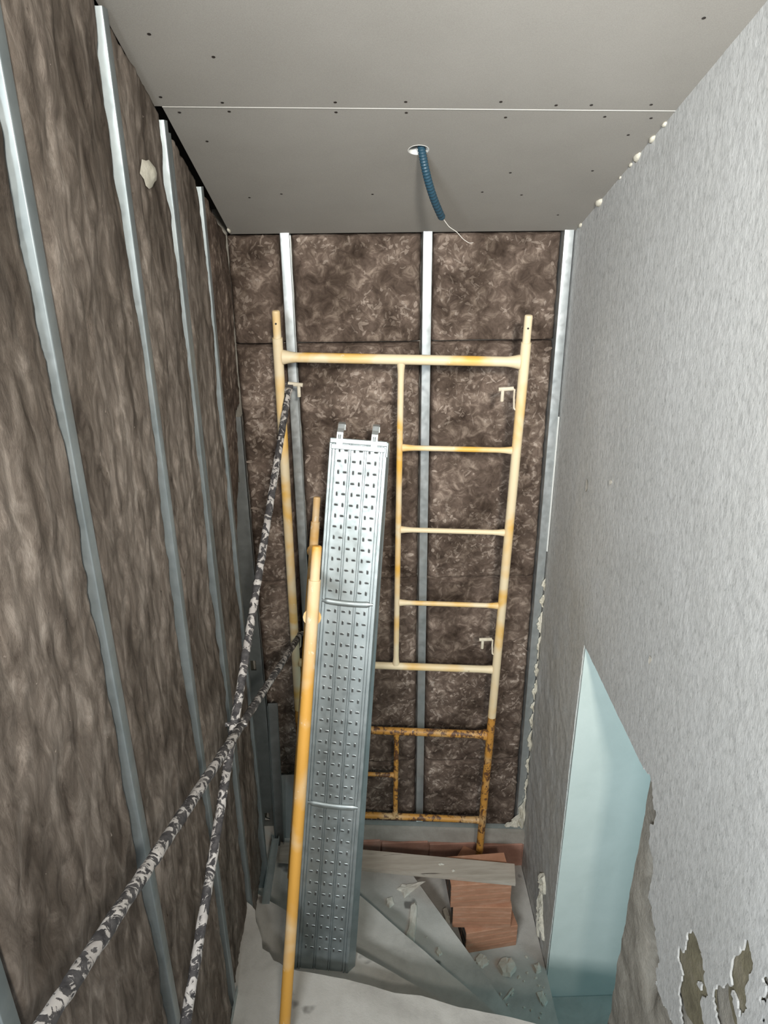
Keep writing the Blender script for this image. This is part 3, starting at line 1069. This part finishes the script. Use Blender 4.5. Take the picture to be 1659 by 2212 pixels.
lbays = [('nearest the camera on the left wall', 0.785, 1.362, -1.55), ('between first and second full studs of left wall', 1.408, 1.952, -1.25),
         ('between second and doubled studs of left wall', 2.001, 2.424, -1.38), ('between doubled and fourth studs of left wall', 2.520, 2.880, -1.0)]
feet = [-2.95, -2.94, -3.17, -3.17]
for (bn, y0, y1, cut), ft in zip(lbays, feet):
    sd += 7
    ffun = (lambda Y: np.full_like(Y, -2.935)) if ft > -3 else (lambda Y, ft=ft: np.full_like(Y, ft))
    if ft == -3.17 and y0 < 2.3:
        ffun = lambda Y: np.where(Y < 2.06, -2.94, -3.17)
    batt('streaky brown wool filling the bay ' + bn, 'left', y0, y1, ft, zc(y0), sd, amp=0.018, foot=ffun, top=lambda Y: zc(Y) - 0.02, material='wool_tan', step=0.009)
# the short torn batt over the bare board, in the last bay
torn = lambda Y: -0.96 - 0.62 * np.clip((3.27 - Y) / 0.34, 0, 1) + 0.05 * (fbm(Y * 20, Y * 3, 77, 3) - 0.5)
batt('torn brown wool hanging above the bare board, in the last bay of left wall', 'left', 2.93, 3.40, -1.5, zc(2.93), 333, amp=0.018, foot=torn, top=lambda Y: zc(Y) - 0.02, material='wool', step=0.009)
# the pale tuft on the wool under the ceiling
r = np.random.RandomState(5)
mb = MB()
cyz = (2.20, 0.0)
NU, NV = 14, 10
vs = []
for i in range(NU):
    for j in range(NV):
        a, t = 2 * math.pi * i / NU, j / (NV - 1)
        k = 1 + 0.8 * (float(fbm(np.array([math.cos(a) * 2.5 + 3]), np.array([math.sin(a) * 1.5 + t]), 9, 3)[0]) - 0.5)
        h = 0.013 * math.cos(t * math.pi / 2) * (0.7 + 0.6 * float(fbm(np.array([math.cos(a) * 3 * t + 5]), np.array([math.sin(a) * 3 * t]), 19, 3)[0]))
        vs.append((LX - 0.004 + h, cyz[0] + 0.075 * k * t * math.cos(a), cyz[1] + 0.036 * k * t * math.sin(a)))
fs = [(i * NV + j, ((i + 1) % NU) * NV + j, ((i + 1) % NU) * NV + j + 1, i * NV + j + 1) for i in range(NU) for j in range(NV - 1)]
splash_host = [q for q in bpy.data.objects if q.get('label', '').startswith('streaky brown wool filling the bay between second')][0]
o = obj('plaster_splash', mb.add(vs, fs), 'plaster_lump', splash_host, smooth=True)
tag(o, 'pale round plaster splash on the wool near the ceiling')


# ------------------------------------------------------------------ scaffold frames
def frame(label, org, R, spec, material, group=None):
    """local x across 0..1, z up the posts"""
    org = np.asarray(org, float)
    W = lambda x, z, y=0.0: org + R @ np.array((x, y, z))
    root = thing('scaffold', label, 'scaffold', W(0.5, 0), group)
    H, zt, zb_, rungs, lx, side, pin, feet = spec['H'], spec['zt'], spec['zb'], spec['rungs'], spec['lx'], spec['side'], spec.get('pin', 0.11), spec.get('feet', (0, 0))
    r = 0.0205
    for x, f0 in ((0, feet[0]), (1, feet[1])):
        mb = MB().bar(W(x, f0), W(x, H), r, 16, n=24, jitter=0.0012, seed=int(x * 7 + H * 10))
        obj('post', mb, material, root, smooth='auto')
        if pin:
            mb = MB().bar(W(x, H - 0.02), W(x, H + pin - 0.008), 0.0165, 14)
            mb.tube([W(x, H + pin - 0.008), W(x, H + pin - 0.002), W(x, H + pin)], [0.0165, 0.0150, 0.011], 14)
            p = obj('coupling_pin', mb, material, root, smooth='auto')
            mb = MB().bar(W(x, H + pin * 0.55, -0.0172), W(x, H + pin * 0.55, -0.010), 0.0042, 10)
            obj('pin_hole', mb, 'void_dark', p)  # solid dark stub, the shade of a hole put into its colour
    for nm, z, rr in (('top_bar', zt, 0.0205), ('bottom_bar', zb_, 0.0185)):
        obj(nm, MB().bar(W(r * 0.9, z), W(1 - r * 0.9, z), rr, 14, flare=0.010 if nm == 'top_bar' else 0.003), material, root, smooth='auto')
    obj('ladder_post', MB().bar(W(lx, zb_ + 0.012), W(lx, zt - 0.012), 0.0135, 12, flare=0.005), material, root, smooth='auto')
    for z in rungs:
        a, b_ = (lx + 0.011, 1 - r * 0.9) if side > 0 else (r * 0.9, lx - 0.011)
        obj('rung', MB().bar(W(a, z), W(b_, z), 0.0118, 12, flare=0.0055), material, root, smooth='auto')
    for (x, z, s) in spec.get('locks', []):
        mb = MB()
        k = -1 if s > 0 else 1          # bracket points towards the frame's middle
        mb.tube([W(x + k * 0.018, z - 0.075), W(x + k * 0.026, z - 0.068), W(x + k * 0.030, z - 0.02), W(x + k * 0.030, z + 0.012), W(x + k * 0.040, z + 0.018)], 0.0042, 8)
        mb.bar(W(x + k * 0.034, z + 0.017), W(x + k * 0.095, z + 0.012), 0.0085, 8)
        lk = obj('brace_lock', mb, 'cream_metal', root, smooth='auto')
        obj('lock_pin', MB().bar(W(x + k * 0.078, z + 0.012), W(x + k * 0.078, z - 0.038), 0.0075, 10), 'cream_metal', lk, smooth='auto')
    return root


UP_O, UP_R = np.array((-0.365, 3.250, -2.552)), rotv((0.057, 0.015, -0.080))
frame('pale yellow upper scaffold frame with three rungs, before the back wall', UP_O, UP_R,
      dict(H=1.943, zt=1.864, zb=0.303, rungs=[1.478, 1.078, 0.683], lx=0.502, side=1, locks=[(1, 1.735, 1), (1, 0.47, 1), (0, 1.735, -1), (0, 0.47, -1)]), 'paint_pale')
LO_O = UP_O + UP_R @ np.array((0.0, 0.0, -1.10))
frame('rusty orange low scaffold frame under the pale frame', LO_O, UP_R,
      dict(H=1.096, zt=0.975, zb=0.345, rungs=[0.66], lx=0.512, side=-1, pin=0.0, feet=(0.012, -0.012)), 'paint_rusty')
SF_O, SF_R = np.array((-0.340, 1.777, -2.948)), rotv((-0.108, 0.270, 1.607))
frame('yellow scaffold frame leaning edge-on beside the steel plank', SF_O, SF_R,
      dict(H=1.793, zt=1.66, zb=0.25, rungs=[1.35, 0.98, 0.60], lx=0.5, side=1, pin=0.115, feet=(0.0, 0.0)), 'paint_yellow')

# cross brace: two tubes bolted together, splashed with plaster
cb = thing('cross_brace', 'black scaffold cross brace splashed with pale plaster, at left', 'scaffold brace', (-0.46, 1.24, -1.93))
A0 = UP_O + UP_R @ np.array((0.040, -0.030, 1.735))
A1 = np.array((-0.469, 1.239, -1.923))
A1 = A0 + (A1 - A0) * 1.12
B0 = UP_O + UP_R @ np.array((0.036, -0.030, 0.50))
B1 = np.array((-0.452, 0.690, -1.061))
B1 = B0 + (B1 - B0) * 1.06
for s_, (a, b_) in enumerate(((A0, A1), (B0, B1))):
    n = 240
    t = np.linspace(0, 1, n)
    P = a + (b_ - a) * t[:, None]
    sag = 0.004 * np.sin(t * math.pi)
    P[:, 2] -= sag
    rr = 0.0118 + 0.0022 * fbm(t * 90, t * 0 + s_ * 5, 44 + s_, 3)
    tb = obj('brace_tube', MB().tube(P, rr, 14, jitter=0.0032, seed=5 + s_), 'splashed_black', cb, smooth=True)
    d = (b_ - a) / np.linalg.norm(b_ - a)
    obj('flat_end', MB().box((-0.004, -0.016, -0.03), (0.004, 0.016, 0.02), np.stack([np.cross(d, (1, 0, 0)) / np.linalg.norm(np.cross(d, (1, 0, 0))), np.cross(d, np.cross(d, (1, 0, 0))), d], 1), a - d * 0.012), 'splashed_black', tb)
pv = (np.array((-0.42, 2.05, -1.56)))
# nearest points of the two tubes
u, v = A1 - A0, B1 - B0
st_ = np.linalg.lstsq(np.stack([u, -v], 1), B0 - A0, rcond=None)[0]
pa, pb = A0 + u * st_[0], B0 + v * st_[1]
obj('pivot_bolt', MB().bar(pa + (pa - pb) * 0.3 - np.array((0.02, 0, 0)), pb + np.array((0.018, 0, 0)), 0.007, 8), 'splashed_black', cb)

# ------------------------------------------------------------------ perforated steel plank
PO, PR = np.array((-0.350, 2.272, -3.180)), rotv((-0.322, 0.071, -0.138))
PW, PL = 0.24, 2.30
PK = lambda x, z, y=0.0: PO + PR @ np.array((x, y, z))      # y negative is towards the viewer
plank = thing('scaffold_plank', 'perforated galvanised steel plank leaning on the scaffold', 'scaffold plank', PK(PW / 2, 0))
prof = [(0.0, 0.048), (0.0, 0.004), (0.003, 0.0), (0.0125, 0.0), (0.0140, 0.009), (0.0165, 0.009), (0.0180, 0.0), (0.0250, 0.0), (0.0265, 0.009), (0.0285, 0.009), (0.030, 0.005)]
for c in (0.088, 0.152):
    prof += [(c - 0.0065, 0.005), (c - 0.0050, 0.010), (c - 0.0032, 0.010), (c - 0.0018, 0.003), (c + 0.0018, 0.003), (c + 0.0032, 0.010), (c + 0.0050, 0.010), (c + 0.0065, 0.005)]
prof += [(0.210, 0.005), (0.2115, 0.010), (0.2135, 0.010), (0.215, 0.0), (0.222, 0.0), (0.2235, 0.009), (0.226, 0.009), (0.2275, 0.0), (0.237, 0.0), (PW, 0.004), (PW, 0.020), (PW - 0.003, 0.022), (PW - 0.003, 0.027), (PW, 0.029), (PW, 0.048), (PW - 0.02, 0.048), (PW - 0.02, 0.046), (PW - 0.004, 0.046), (PW - 0.006, 0.0125), (0.006, 0.0125), (0.004, 0.046), (0.02, 0.046), (0.02, 0.048)]
o = obj('deck', MB().sweep(prof, PK(0, 0.0), PK(0, PL), PR[:, 0], PR[:, 1]), 'plank_metal', plank)
mb = MB()
mb.add([PK(PW, 0.004, 0.006), PK(PW + 0.024, 0.004, 0.034), PK(PW + 0.024, 0.004, 0.040), PK(PW, 0.004, 0.046),
        PK(PW, PL - 0.01, 0.006), PK(PW + 0.006, PL - 0.01, 0.026), PK(PW + 0.006, PL - 0.01, 0.034), PK(PW, PL - 0.01, 0.046)],
       [(0, 1, 5, 4), (1, 2, 6, 5), (2, 3, 7, 6), (3, 0, 4, 7), (0, 3, 2, 1), (4, 5, 6, 7)])
obj('side_rail', mb, 'plank_metal', plank)
# cross ribs
for z in (1.641, 0.761):
    mb = MB()
    n = 40
    vs, fs, S_ = [], [], 10
    for i in range(n + 1):
        t = i / n
        x = 0.006 + (PW - 0.014) * t
        bow = 0.006 * math.sin(t * math.pi) * (1 if t < 1 else 0)
        e = min(1.0, 6 * min(t, 1 - t) + 0.25)
        for j in range(S_):
            a = math.pi * j / (S_ - 1)
            vs.append(PK(x, z - bow + 0.013 * e * math.cos(a), 0.003 - 0.0075 * e * math.sin(a)))
    fs = [(i * S_ + j, (i + 1) * S_ + j, (i + 1) * S_ + j + 1, i * S_ + j + 1) for i in range(n) for j in range(S_ - 1)]
    obj('cross_rib', mb.add(vs, fs), 'plank_metal', plank, smooth=True)
# punched nubs; flat dark faces paint the shade inside their slots
nub, slot = MB(), MB()
rowz = list(np.linspace(2.268, 1.684, 14)) + list(np.linspace(1.600, 0.797, 18)) + list(np.linspace(0.700, 0.105, 13))
for k, z in enumerate(rowz):
    flip = k % 2 == (0 if k < 14 else 1 if k < 32 else 0)
    for c in (0.0585, 0.120, 0.1815):
        for q, dx in enumerate((-0.0135, 0.0135)):
            vert = (q == 0) == flip
            x = c + dx
            hw, hl = (0.0024, 0.0066) if vert else (0.0066, 0.0024)
            n = 12

            def ring(kx, y):
                out = []
                for i in range(n):
                    a = 2 * math.pi * i / n
                    ca, sa = math.cos(a), math.sin(a)
                    sx, sz = math.copysign(abs(ca) ** 0.6, ca), math.copysign(abs(sa) ** 0.6, sa)
                    out.append(PK(x + (hw + kx) * sx, z + (hl + kx) * sz, y))
                return out
            q1 = ring(0.0034, 0.0052) + ring(0.0016, 0.0040) + ring(0.0006, 0.0038) + ring(0.0, 0.0048)
            nub.add(q1, [(r_ * n + i, r_ * n + (i + 1) % n, (r_ + 1) * n + (i + 1) % n, (r_ + 1) * n + i) for r_ in range(3) for i in range(n)])
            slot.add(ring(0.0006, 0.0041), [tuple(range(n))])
tag(obj('punched_nubs', nub, 'plank_metal', plank, smooth='auto'), 'raised rims of the punched slots', kind='stuff')
tag(obj('punched_slots', slot, 'slot_shade', plank, recalc=False), 'painted shade inside the punched slots', kind='stuff')
# end cap and hooks
mb = MB()
mb.box((0.002, -0.004, PL - 0.006), (PW - 0.002, 0.05, PL + 0.016), PR, PO, bev=0.003)
mb.box((0.008, -0.002, PL - 0.030), (PW - 0.010, 0.006, PL - 0.008), PR, PO, bev=0.002)
mb.box((PW - 0.006, -0.003, PL - 0.05), (PW + 0.004, 0.05, PL + 0.012), PR, PO, bev=0.003)
cap = obj('end_cap', mb, 'plank_metal', plank)
for hx in (0.030, 0.172):
    mb = MB()
    w, th = 0.026, 0.004
    path = [(PL - 0.018, -0.006), (PL + 0.018, -0.008), (PL + 0.040, -0.004), (PL + 0.056, 0.008), (PL + 0.074, 0.016), (PL + 0.082, 0.032), (PL + 0.074, 0.052), (PL + 0.050, 0.056)]
    vs = []
    for i, (z, y) in enumerate(path):
        p0, p1 = path[max(0, i - 1)], path[min(len(path) - 1, i + 1)]
        dz, dy = p1[0] - p0[0], p1[1] - p0[1]
        L = math.hypot(dz, dy)
        nz, ny = -dy / L, dz / L
        for sx in (0, w):
            for k in (0, th):
                vs.append(PK(hx + sx, z + nz * k, y + ny * k))
    fs = []
    for i in range(len(path) - 1):
        a = 4 * i
        fs += [(a, a + 4, a + 6, a + 2), (a + 1, a + 3, a + 7, a + 5), (a, a + 1, a + 5, a + 4), (a + 2, a + 6, a + 7, a + 3)]
    e = 4 * (len(path) - 1)
    fs += [(0, 2, 3, 1), (e, e + 1, e + 3, e + 2)]
    mb.add(vs, fs)
    mb.bar(PK(hx + w / 2, PL + 0.030, -0.010), PK(hx + w / 2, PL + 0.012, -0.012), 0.006, 8)
    hk = obj('hook', mb, 'galv', plank)

# ------------------------------------------------------------------ conduit hanging from the ceiling hole
hb = np.array(ceil_pt(0.204, 2.694, 0.045))
tip = np.array((0.291, 2.890, -0.150))
cd = thing('cable_conduit', 'blue corrugated conduit hanging from the ceiling hole', 'conduit', tip)
P0, P1, P2, P3 = hb + np.array((-0.01, -0.012, 0.01)), np.array(ceil_pt(0.207, 2.692, -0.030)), np.array(ceil_pt(0.222, 2.735, -0.10)), tip
t = np.linspace(0, 1, 150)[:, None]
P = (1 - t) ** 3 * P0 + 3 * (1 - t) ** 2 * t * P1 + 3 * (1 - t) * t ** 2 * P2 + t ** 3 * P3
rr = 0.0128 + 0.0011 * np.sin(np.arange(150) * 1.25)
obj('corrugated_tube', MB().tube(P, rr, 14), 'conduit_blue', cd, smooth='auto')
d = (P[-1] - P[-4]) / np.linalg.norm(P[-1] - P[-4])
W0 = tip - d * 0.02 + np.array((0.004, 0, 0))
Wp = np.array([W0, tip + np.array((0.006, 0.004, -0.006)), tip + np.array((0.030, 0.03, -0.034)), tip + np.array((0.060, 0.045, -0.052)), tip + np.array((0.085, 0.05, -0.078)), tip + np.array((0.108, 0.052, -0.092)), tip + np.array((0.122, 0.05, -0.090))])
ti = np.linspace(0, len(Wp) - 1, 50)
Wq = np.stack([np.interp(ti, np.arange(len(Wp)), Wp[:, k]) for k in range(3)], 1)
for _ in range(4):
    Wq[1:-1] = (Wq[:-2] + 2 * Wq[1:-1] + Wq[2:]) / 4
obj('wire', MB().tube(Wq, np.linspace(0.0016, 0.0008, 50), 6), 'wire_white', cd, smooth=True)


# ------------------------------------------------------------------ hollow clay blocks, board, debris
def block(label, cx, cy, z0, w, dp, h, ang, group=None, tilt=0.0):
    R = rz(ang) @ rotv((0, math.radians(tilt), 0))
    root = thing('clay_block', label, 'block', (cx, cy, z0), group)
    t = np.array((cx, cy, z0))
    mb = MB()
    # ribbed faces: outline with shallow grooves swept along the length
    n = 4
    pr = []
    for i in range(n):
        a, b_ = h * i / n, h * (i + 1) / n
        pr += [(-dp / 2, a + 0.004), (-dp / 2, b_ - 0.004), (-dp / 2 + 0.005, b_ - 0.003), (-dp / 2 + 0.005, b_ + (0.003 if i < n - 1 else 0))]
    pr[0] = (-dp / 2 + 0.003, 0)
    pr[-2:] = [(-dp / 2 + 0.003, h)]
    pr += [(dp / 2 - 0.003, h), (dp / 2, h - 0.004), (dp / 2, 0.004), (dp / 2 - 0.003, 0)]
    mb.sweep(pr, t + R @ np.array((-w / 2, 0, 0)), t + R @ np.array((w / 2, 0, 0)), R @ np.array((0, 1, 0)), R @ np.array((0, 0, 1)))
    obj('block_body', mb, 'terracotta', root)
    # flat dark faces on both ends paint the shade inside the cells
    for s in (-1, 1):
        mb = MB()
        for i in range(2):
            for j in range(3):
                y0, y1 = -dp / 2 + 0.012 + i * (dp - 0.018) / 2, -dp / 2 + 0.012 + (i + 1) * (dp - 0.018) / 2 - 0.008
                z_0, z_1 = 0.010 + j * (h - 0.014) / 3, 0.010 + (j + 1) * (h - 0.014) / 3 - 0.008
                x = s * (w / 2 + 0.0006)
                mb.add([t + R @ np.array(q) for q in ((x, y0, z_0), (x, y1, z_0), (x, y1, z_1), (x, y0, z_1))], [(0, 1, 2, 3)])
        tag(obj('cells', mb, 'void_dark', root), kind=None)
    return root


FL = TZ[4] + 0.001
block('terracotta hollow block at the foot of the stack by the cement wall', 0.625, 2.935, FL, 0.285, 0.19, 0.158, 8)
block('terracotta hollow block in the middle of the stack, shifted left', 0.585, 2.945, FL + 0.160, 0.31, 0.19, 0.158, -3)
block('terracotta hollow block on top of the stack, under the wooden board', 0.565, 2.955, FL + 0.320, 0.32, 0.19, 0.160, 3)
block('terracotta block behind the stack, turned cornerwise under the rusty leg', 0.625, 3.225, FL, 0.29, 0.19, 0.187, 0 - 32)

# wooden board
zb0 = TZ[4] + 0.484
mb = MB()
top = [(-0.50, 3.150), (0.758, 2.956), (0.742, 2.838), (-0.50, 3.030)]
n = 24
vs = []
for i in range(n + 1):
    t_ = i / n
    a = np.array(top[0]) * (1 - t_) + np.array(top[1]) * t_
    b_ = np.array(top[3]) * (1 - t_) + np.array(top[2]) * t_
    w = 0.002 * (float(fbm(np.array([t_ * 12]), np.array([0.2]), 3, 3)[0]) - 0.5)
    zz = zb0 + 0.013 * (1 - t_) * 0
    vs += [(a[0], a[1] + w, zz), (a[0], a[1] + w, zz + 0.024), (b_[0], b_[1] + w, zz + 0.024), (b_[0], b_[1] + w, zz)]
fs = [(4 * i + q, 4 * i + (q + 1) % 4, 4 * i + 4 + (q + 1) % 4, 4 * i + 4 + q) for i in range(n) for q in range(4)] + [(0, 1, 2, 3), (4 * n + 3, 4 * n + 2, 4 * n + 1, 4 * n)]
o = obj('wooden_board', mb.add(vs, fs), 'board_wood')
tag(o, 'dusty wooden board laid across the terracotta stack', 'board')


def chip(label, pts, z, th=0.006, seed=0, group=None, material='chip', name='plaster_chip', tilt=(0, 0)):
    """irregular flat chip: outline (x, y) given, bevelled top, slightly warped"""
    r = np.random.RandomState(seed)
    P = np.array(pts, float)
    c = P.mean(0)
    out = []
    for i in range(len(P)):
        q = P[(i + 1) % len(P)]
        for t_ in (0, 0.35, 0.68):
            p = P[i] * (1 - t_) + q * t_
            p = p + r.normal(0, 0.0018, 2) * (t_ > 0)
            out.append(p)
    out = np.array(out)
    n = len(out)
    warp = lambda p: tilt[0] * (p[0] - c[0]) + tilt[1] * (p[1] - c[1])
    lowest = min(warp(p) for p in out)
    vs = [(p[0], p[1], z + warp(p) - lowest) for p in out]
    vs += [(c[0] + (p[0] - c[0]) * 0.86, c[1] + (p[1] - c[1]) * 0.86, z + th * (0.7 + 0.5 * r.rand()) + warp(p) - lowest) for p in out]
    vs.append((c[0], c[1], z + th * 1.25 + warp(c) - lowest))
    fs = [(i, (i + 1) % n, n + (i + 1) % n, n + i) for i in range(n)] + [(n + i, n + (i + 1) % n, 2 * n) for i in range(n)] + [tuple(range(n - 1, -1, -1))]
    o = obj(name, MB().add(vs, fs), material)
    return tag(o, label, 'debris', group)


t3, t4 = TZ[3] + 0.0005, TZ[4] + 0.0005
chip('pale torn plaster strip lying just below the wooden board', [(0.135, 3.045), (0.16, 3.075), (0.20, 3.07), (0.30, 3.09), (0.21, 3.02), (0.175, 2.985), (0.165, 3.02)], t3, 0.010, 1)
chip('long pale sliver of wood pointing up the fourth tread', [(0.205, 2.94), (0.232, 2.965), (0.242, 2.93), (0.225, 2.80), (0.208, 2.705), (0.165, 2.735), (0.185, 2.80)], t3, 0.010, 2)
chip('small square pale chip left of the long sliver', [(0.075, 2.985), (0.11, 2.995), (0.118, 2.95), (0.09, 2.925), (0.074, 2.945)], t3, 0.012, 3)
chip('crumpled pale flake hanging at the fourth tread nosing, by the blocks', [(0.395, 3.08), (0.42, 3.10), (0.44, 3.03), (0.435, 2.97), (0.40, 2.985), (0.405, 3.03)], t4, 0.03, 4)
chip('pale flake resting on the dark stain of the fourth tread', [(0.315, 2.665), (0.335, 2.69), (0.35, 2.65), (0.33, 2.635)], t3, 0.010, 5)
chip('whitish flake at the middle tread nosing', [(0.25, 2.505), (0.275, 2.54), (0.32, 2.535), (0.335, 2.49), (0.29, 2.475)], TZ[3] + 0.0005, 0.014, 6)
chip('round grey chip before the stack of terracotta blocks', [(0.545, 2.79), (0.575, 2.82), (0.61, 2.80), (0.615, 2.76), (0.58, 2.735), (0.55, 2.755)], t4, 0.012, 7)
chip('broken pile of pale plaster before the terracotta stack', [(0.655, 2.745), (0.69, 2.775), (0.735, 2.76), (0.755, 2.715), (0.715, 2.675), (0.675, 2.69)], t4, 0.028, 8, tilt=(0.2, 0.1))
chip('pale chip leaning at the foot of the far door jamb', [(0.845, 2.735), (0.88, 2.75), (0.885, 2.705), (0.855, 2.695)], t4, 0.020, 9)
chip('pale rectangular flake on the dark floor before the doorway', [(0.832, 2.595), (0.868, 2.605), (0.884, 2.545), (0.862, 2.515), (0.842, 2.54)], t4, 0.008, 10)
chip('thin splinter beside the whitish pile before the doorway', [(0.655, 2.56), (0.72, 2.625), (0.726, 2.615), (0.665, 2.553)], t4, 0.006, 11)
chip('grey broken slab lying in the dark gap left of the yellow post', [(-0.49, 2.255), (-0.43, 2.30), (-0.40, 2.27), (-0.405, 2.23), (-0.44, 2.235)], TZ[1] + 0.0005, 0.012, 12)
chip('little white flake on the wooden board, middle', [(0.352, 2.968), (0.372, 2.975), (0.385, 2.963), (0.36, 2.957)], zb0 + 0.0245, 0.004, 13)
chip('tiny white crumb on the wooden board towards the camera', [(0.418, 2.925), (0.432, 2.931), (0.436, 2.92), (0.424, 2.915)], zb0 + 0.0245, 0.004, 14)
gl = ('tiny pale crumb of plaster on the fourth tread', 'tiny pale crumb of plaster on the floor before the doorway')
for i in range(46):
    if i < 12:
        x, y, z = RNG.uniform(0.15, 0.42), RNG.uniform(2.55, 2.95), t3
        if y > 3.36 - (x - 0.10) * 1.89 - 0.03:
            continue
    else:
        x, y, z = RNG.uniform(0.50, 0.89), RNG.uniform(2.40, 2.80), t4
        if y < 3.38 - (x - 0.10) * 1.89 + 0.05:
            continue
    s = RNG.uniform(0.004, 0.012)
    a0 = RNG.random() * 6
    chip(gl[i >= 12], [(x + s * RNG.uniform(0.6, 1.2) * math.cos(a0 + k * 1.26), y + s * RNG.uniform(0.6, 1.2) * math.sin(a0 + k * 1.26)) for k in range(5)], z, RNG.uniform(0.003, 0.009), 60 + i, ('plaster crumbs on the fourth tread', 'plaster crumbs before the doorway')[i >= 12])

# offcuts in the left back corner
mb = MB()
off = np.array((-0.585, 3.02, TZ[2] + 0.001))
A_, B_ = np.array((-0.545, 2.62, TZ[1] + 0.012)), np.array((-0.515, 3.06, TZ[1] + 0.62))
mb.sweep([(0, 0), (0.05, 0), (0.05, 0.03), (0.048, 0.03), (0.048, 0.002), (0.002, 0.002), (0.002, 0.03), (0, 0.03)], np.array((-0.53, 3.16, TZ[2] + 0.001)), np.array((-0.515, 3.21, TZ[2] + 0.93)), (1, 0, 0), (0, -1, 0))
tag(obj('track_offcut', mb, 'galv_dark'), 'dull track offcut standing in the left back corner', 'track')
mb = MB().sweep([(0, 0), (0.035, 0), (0.035, 0.02), (0.033, 0.02), (0.033, 0.002), (0.002, 0.002), (0.002, 0.02), (0, 0.02)], np.array((-0.525, 2.60, TZ[1] + 0.001)), np.array((-0.520, 3.02, TZ[2] + 0.20)), (1, 0, 0), (0, 0, 1))
tag(obj('track_offcut', mb, 'galv_dull'), 'short pale track offcut lying along the left wall foot', 'track')
mb = MB().box((-0.122, 0, 0), (-0.02, 0.0125, 0.36), rotv((-0.35, 0, 0)) , np.array((-0.40, 3.21, TZ[2] + 0.002)), bev=0.002)
tag(obj('board_offcut', mb, 'grey_board'), 'grey plasterboard offcut leaning in the corner behind yellow post', 'board')
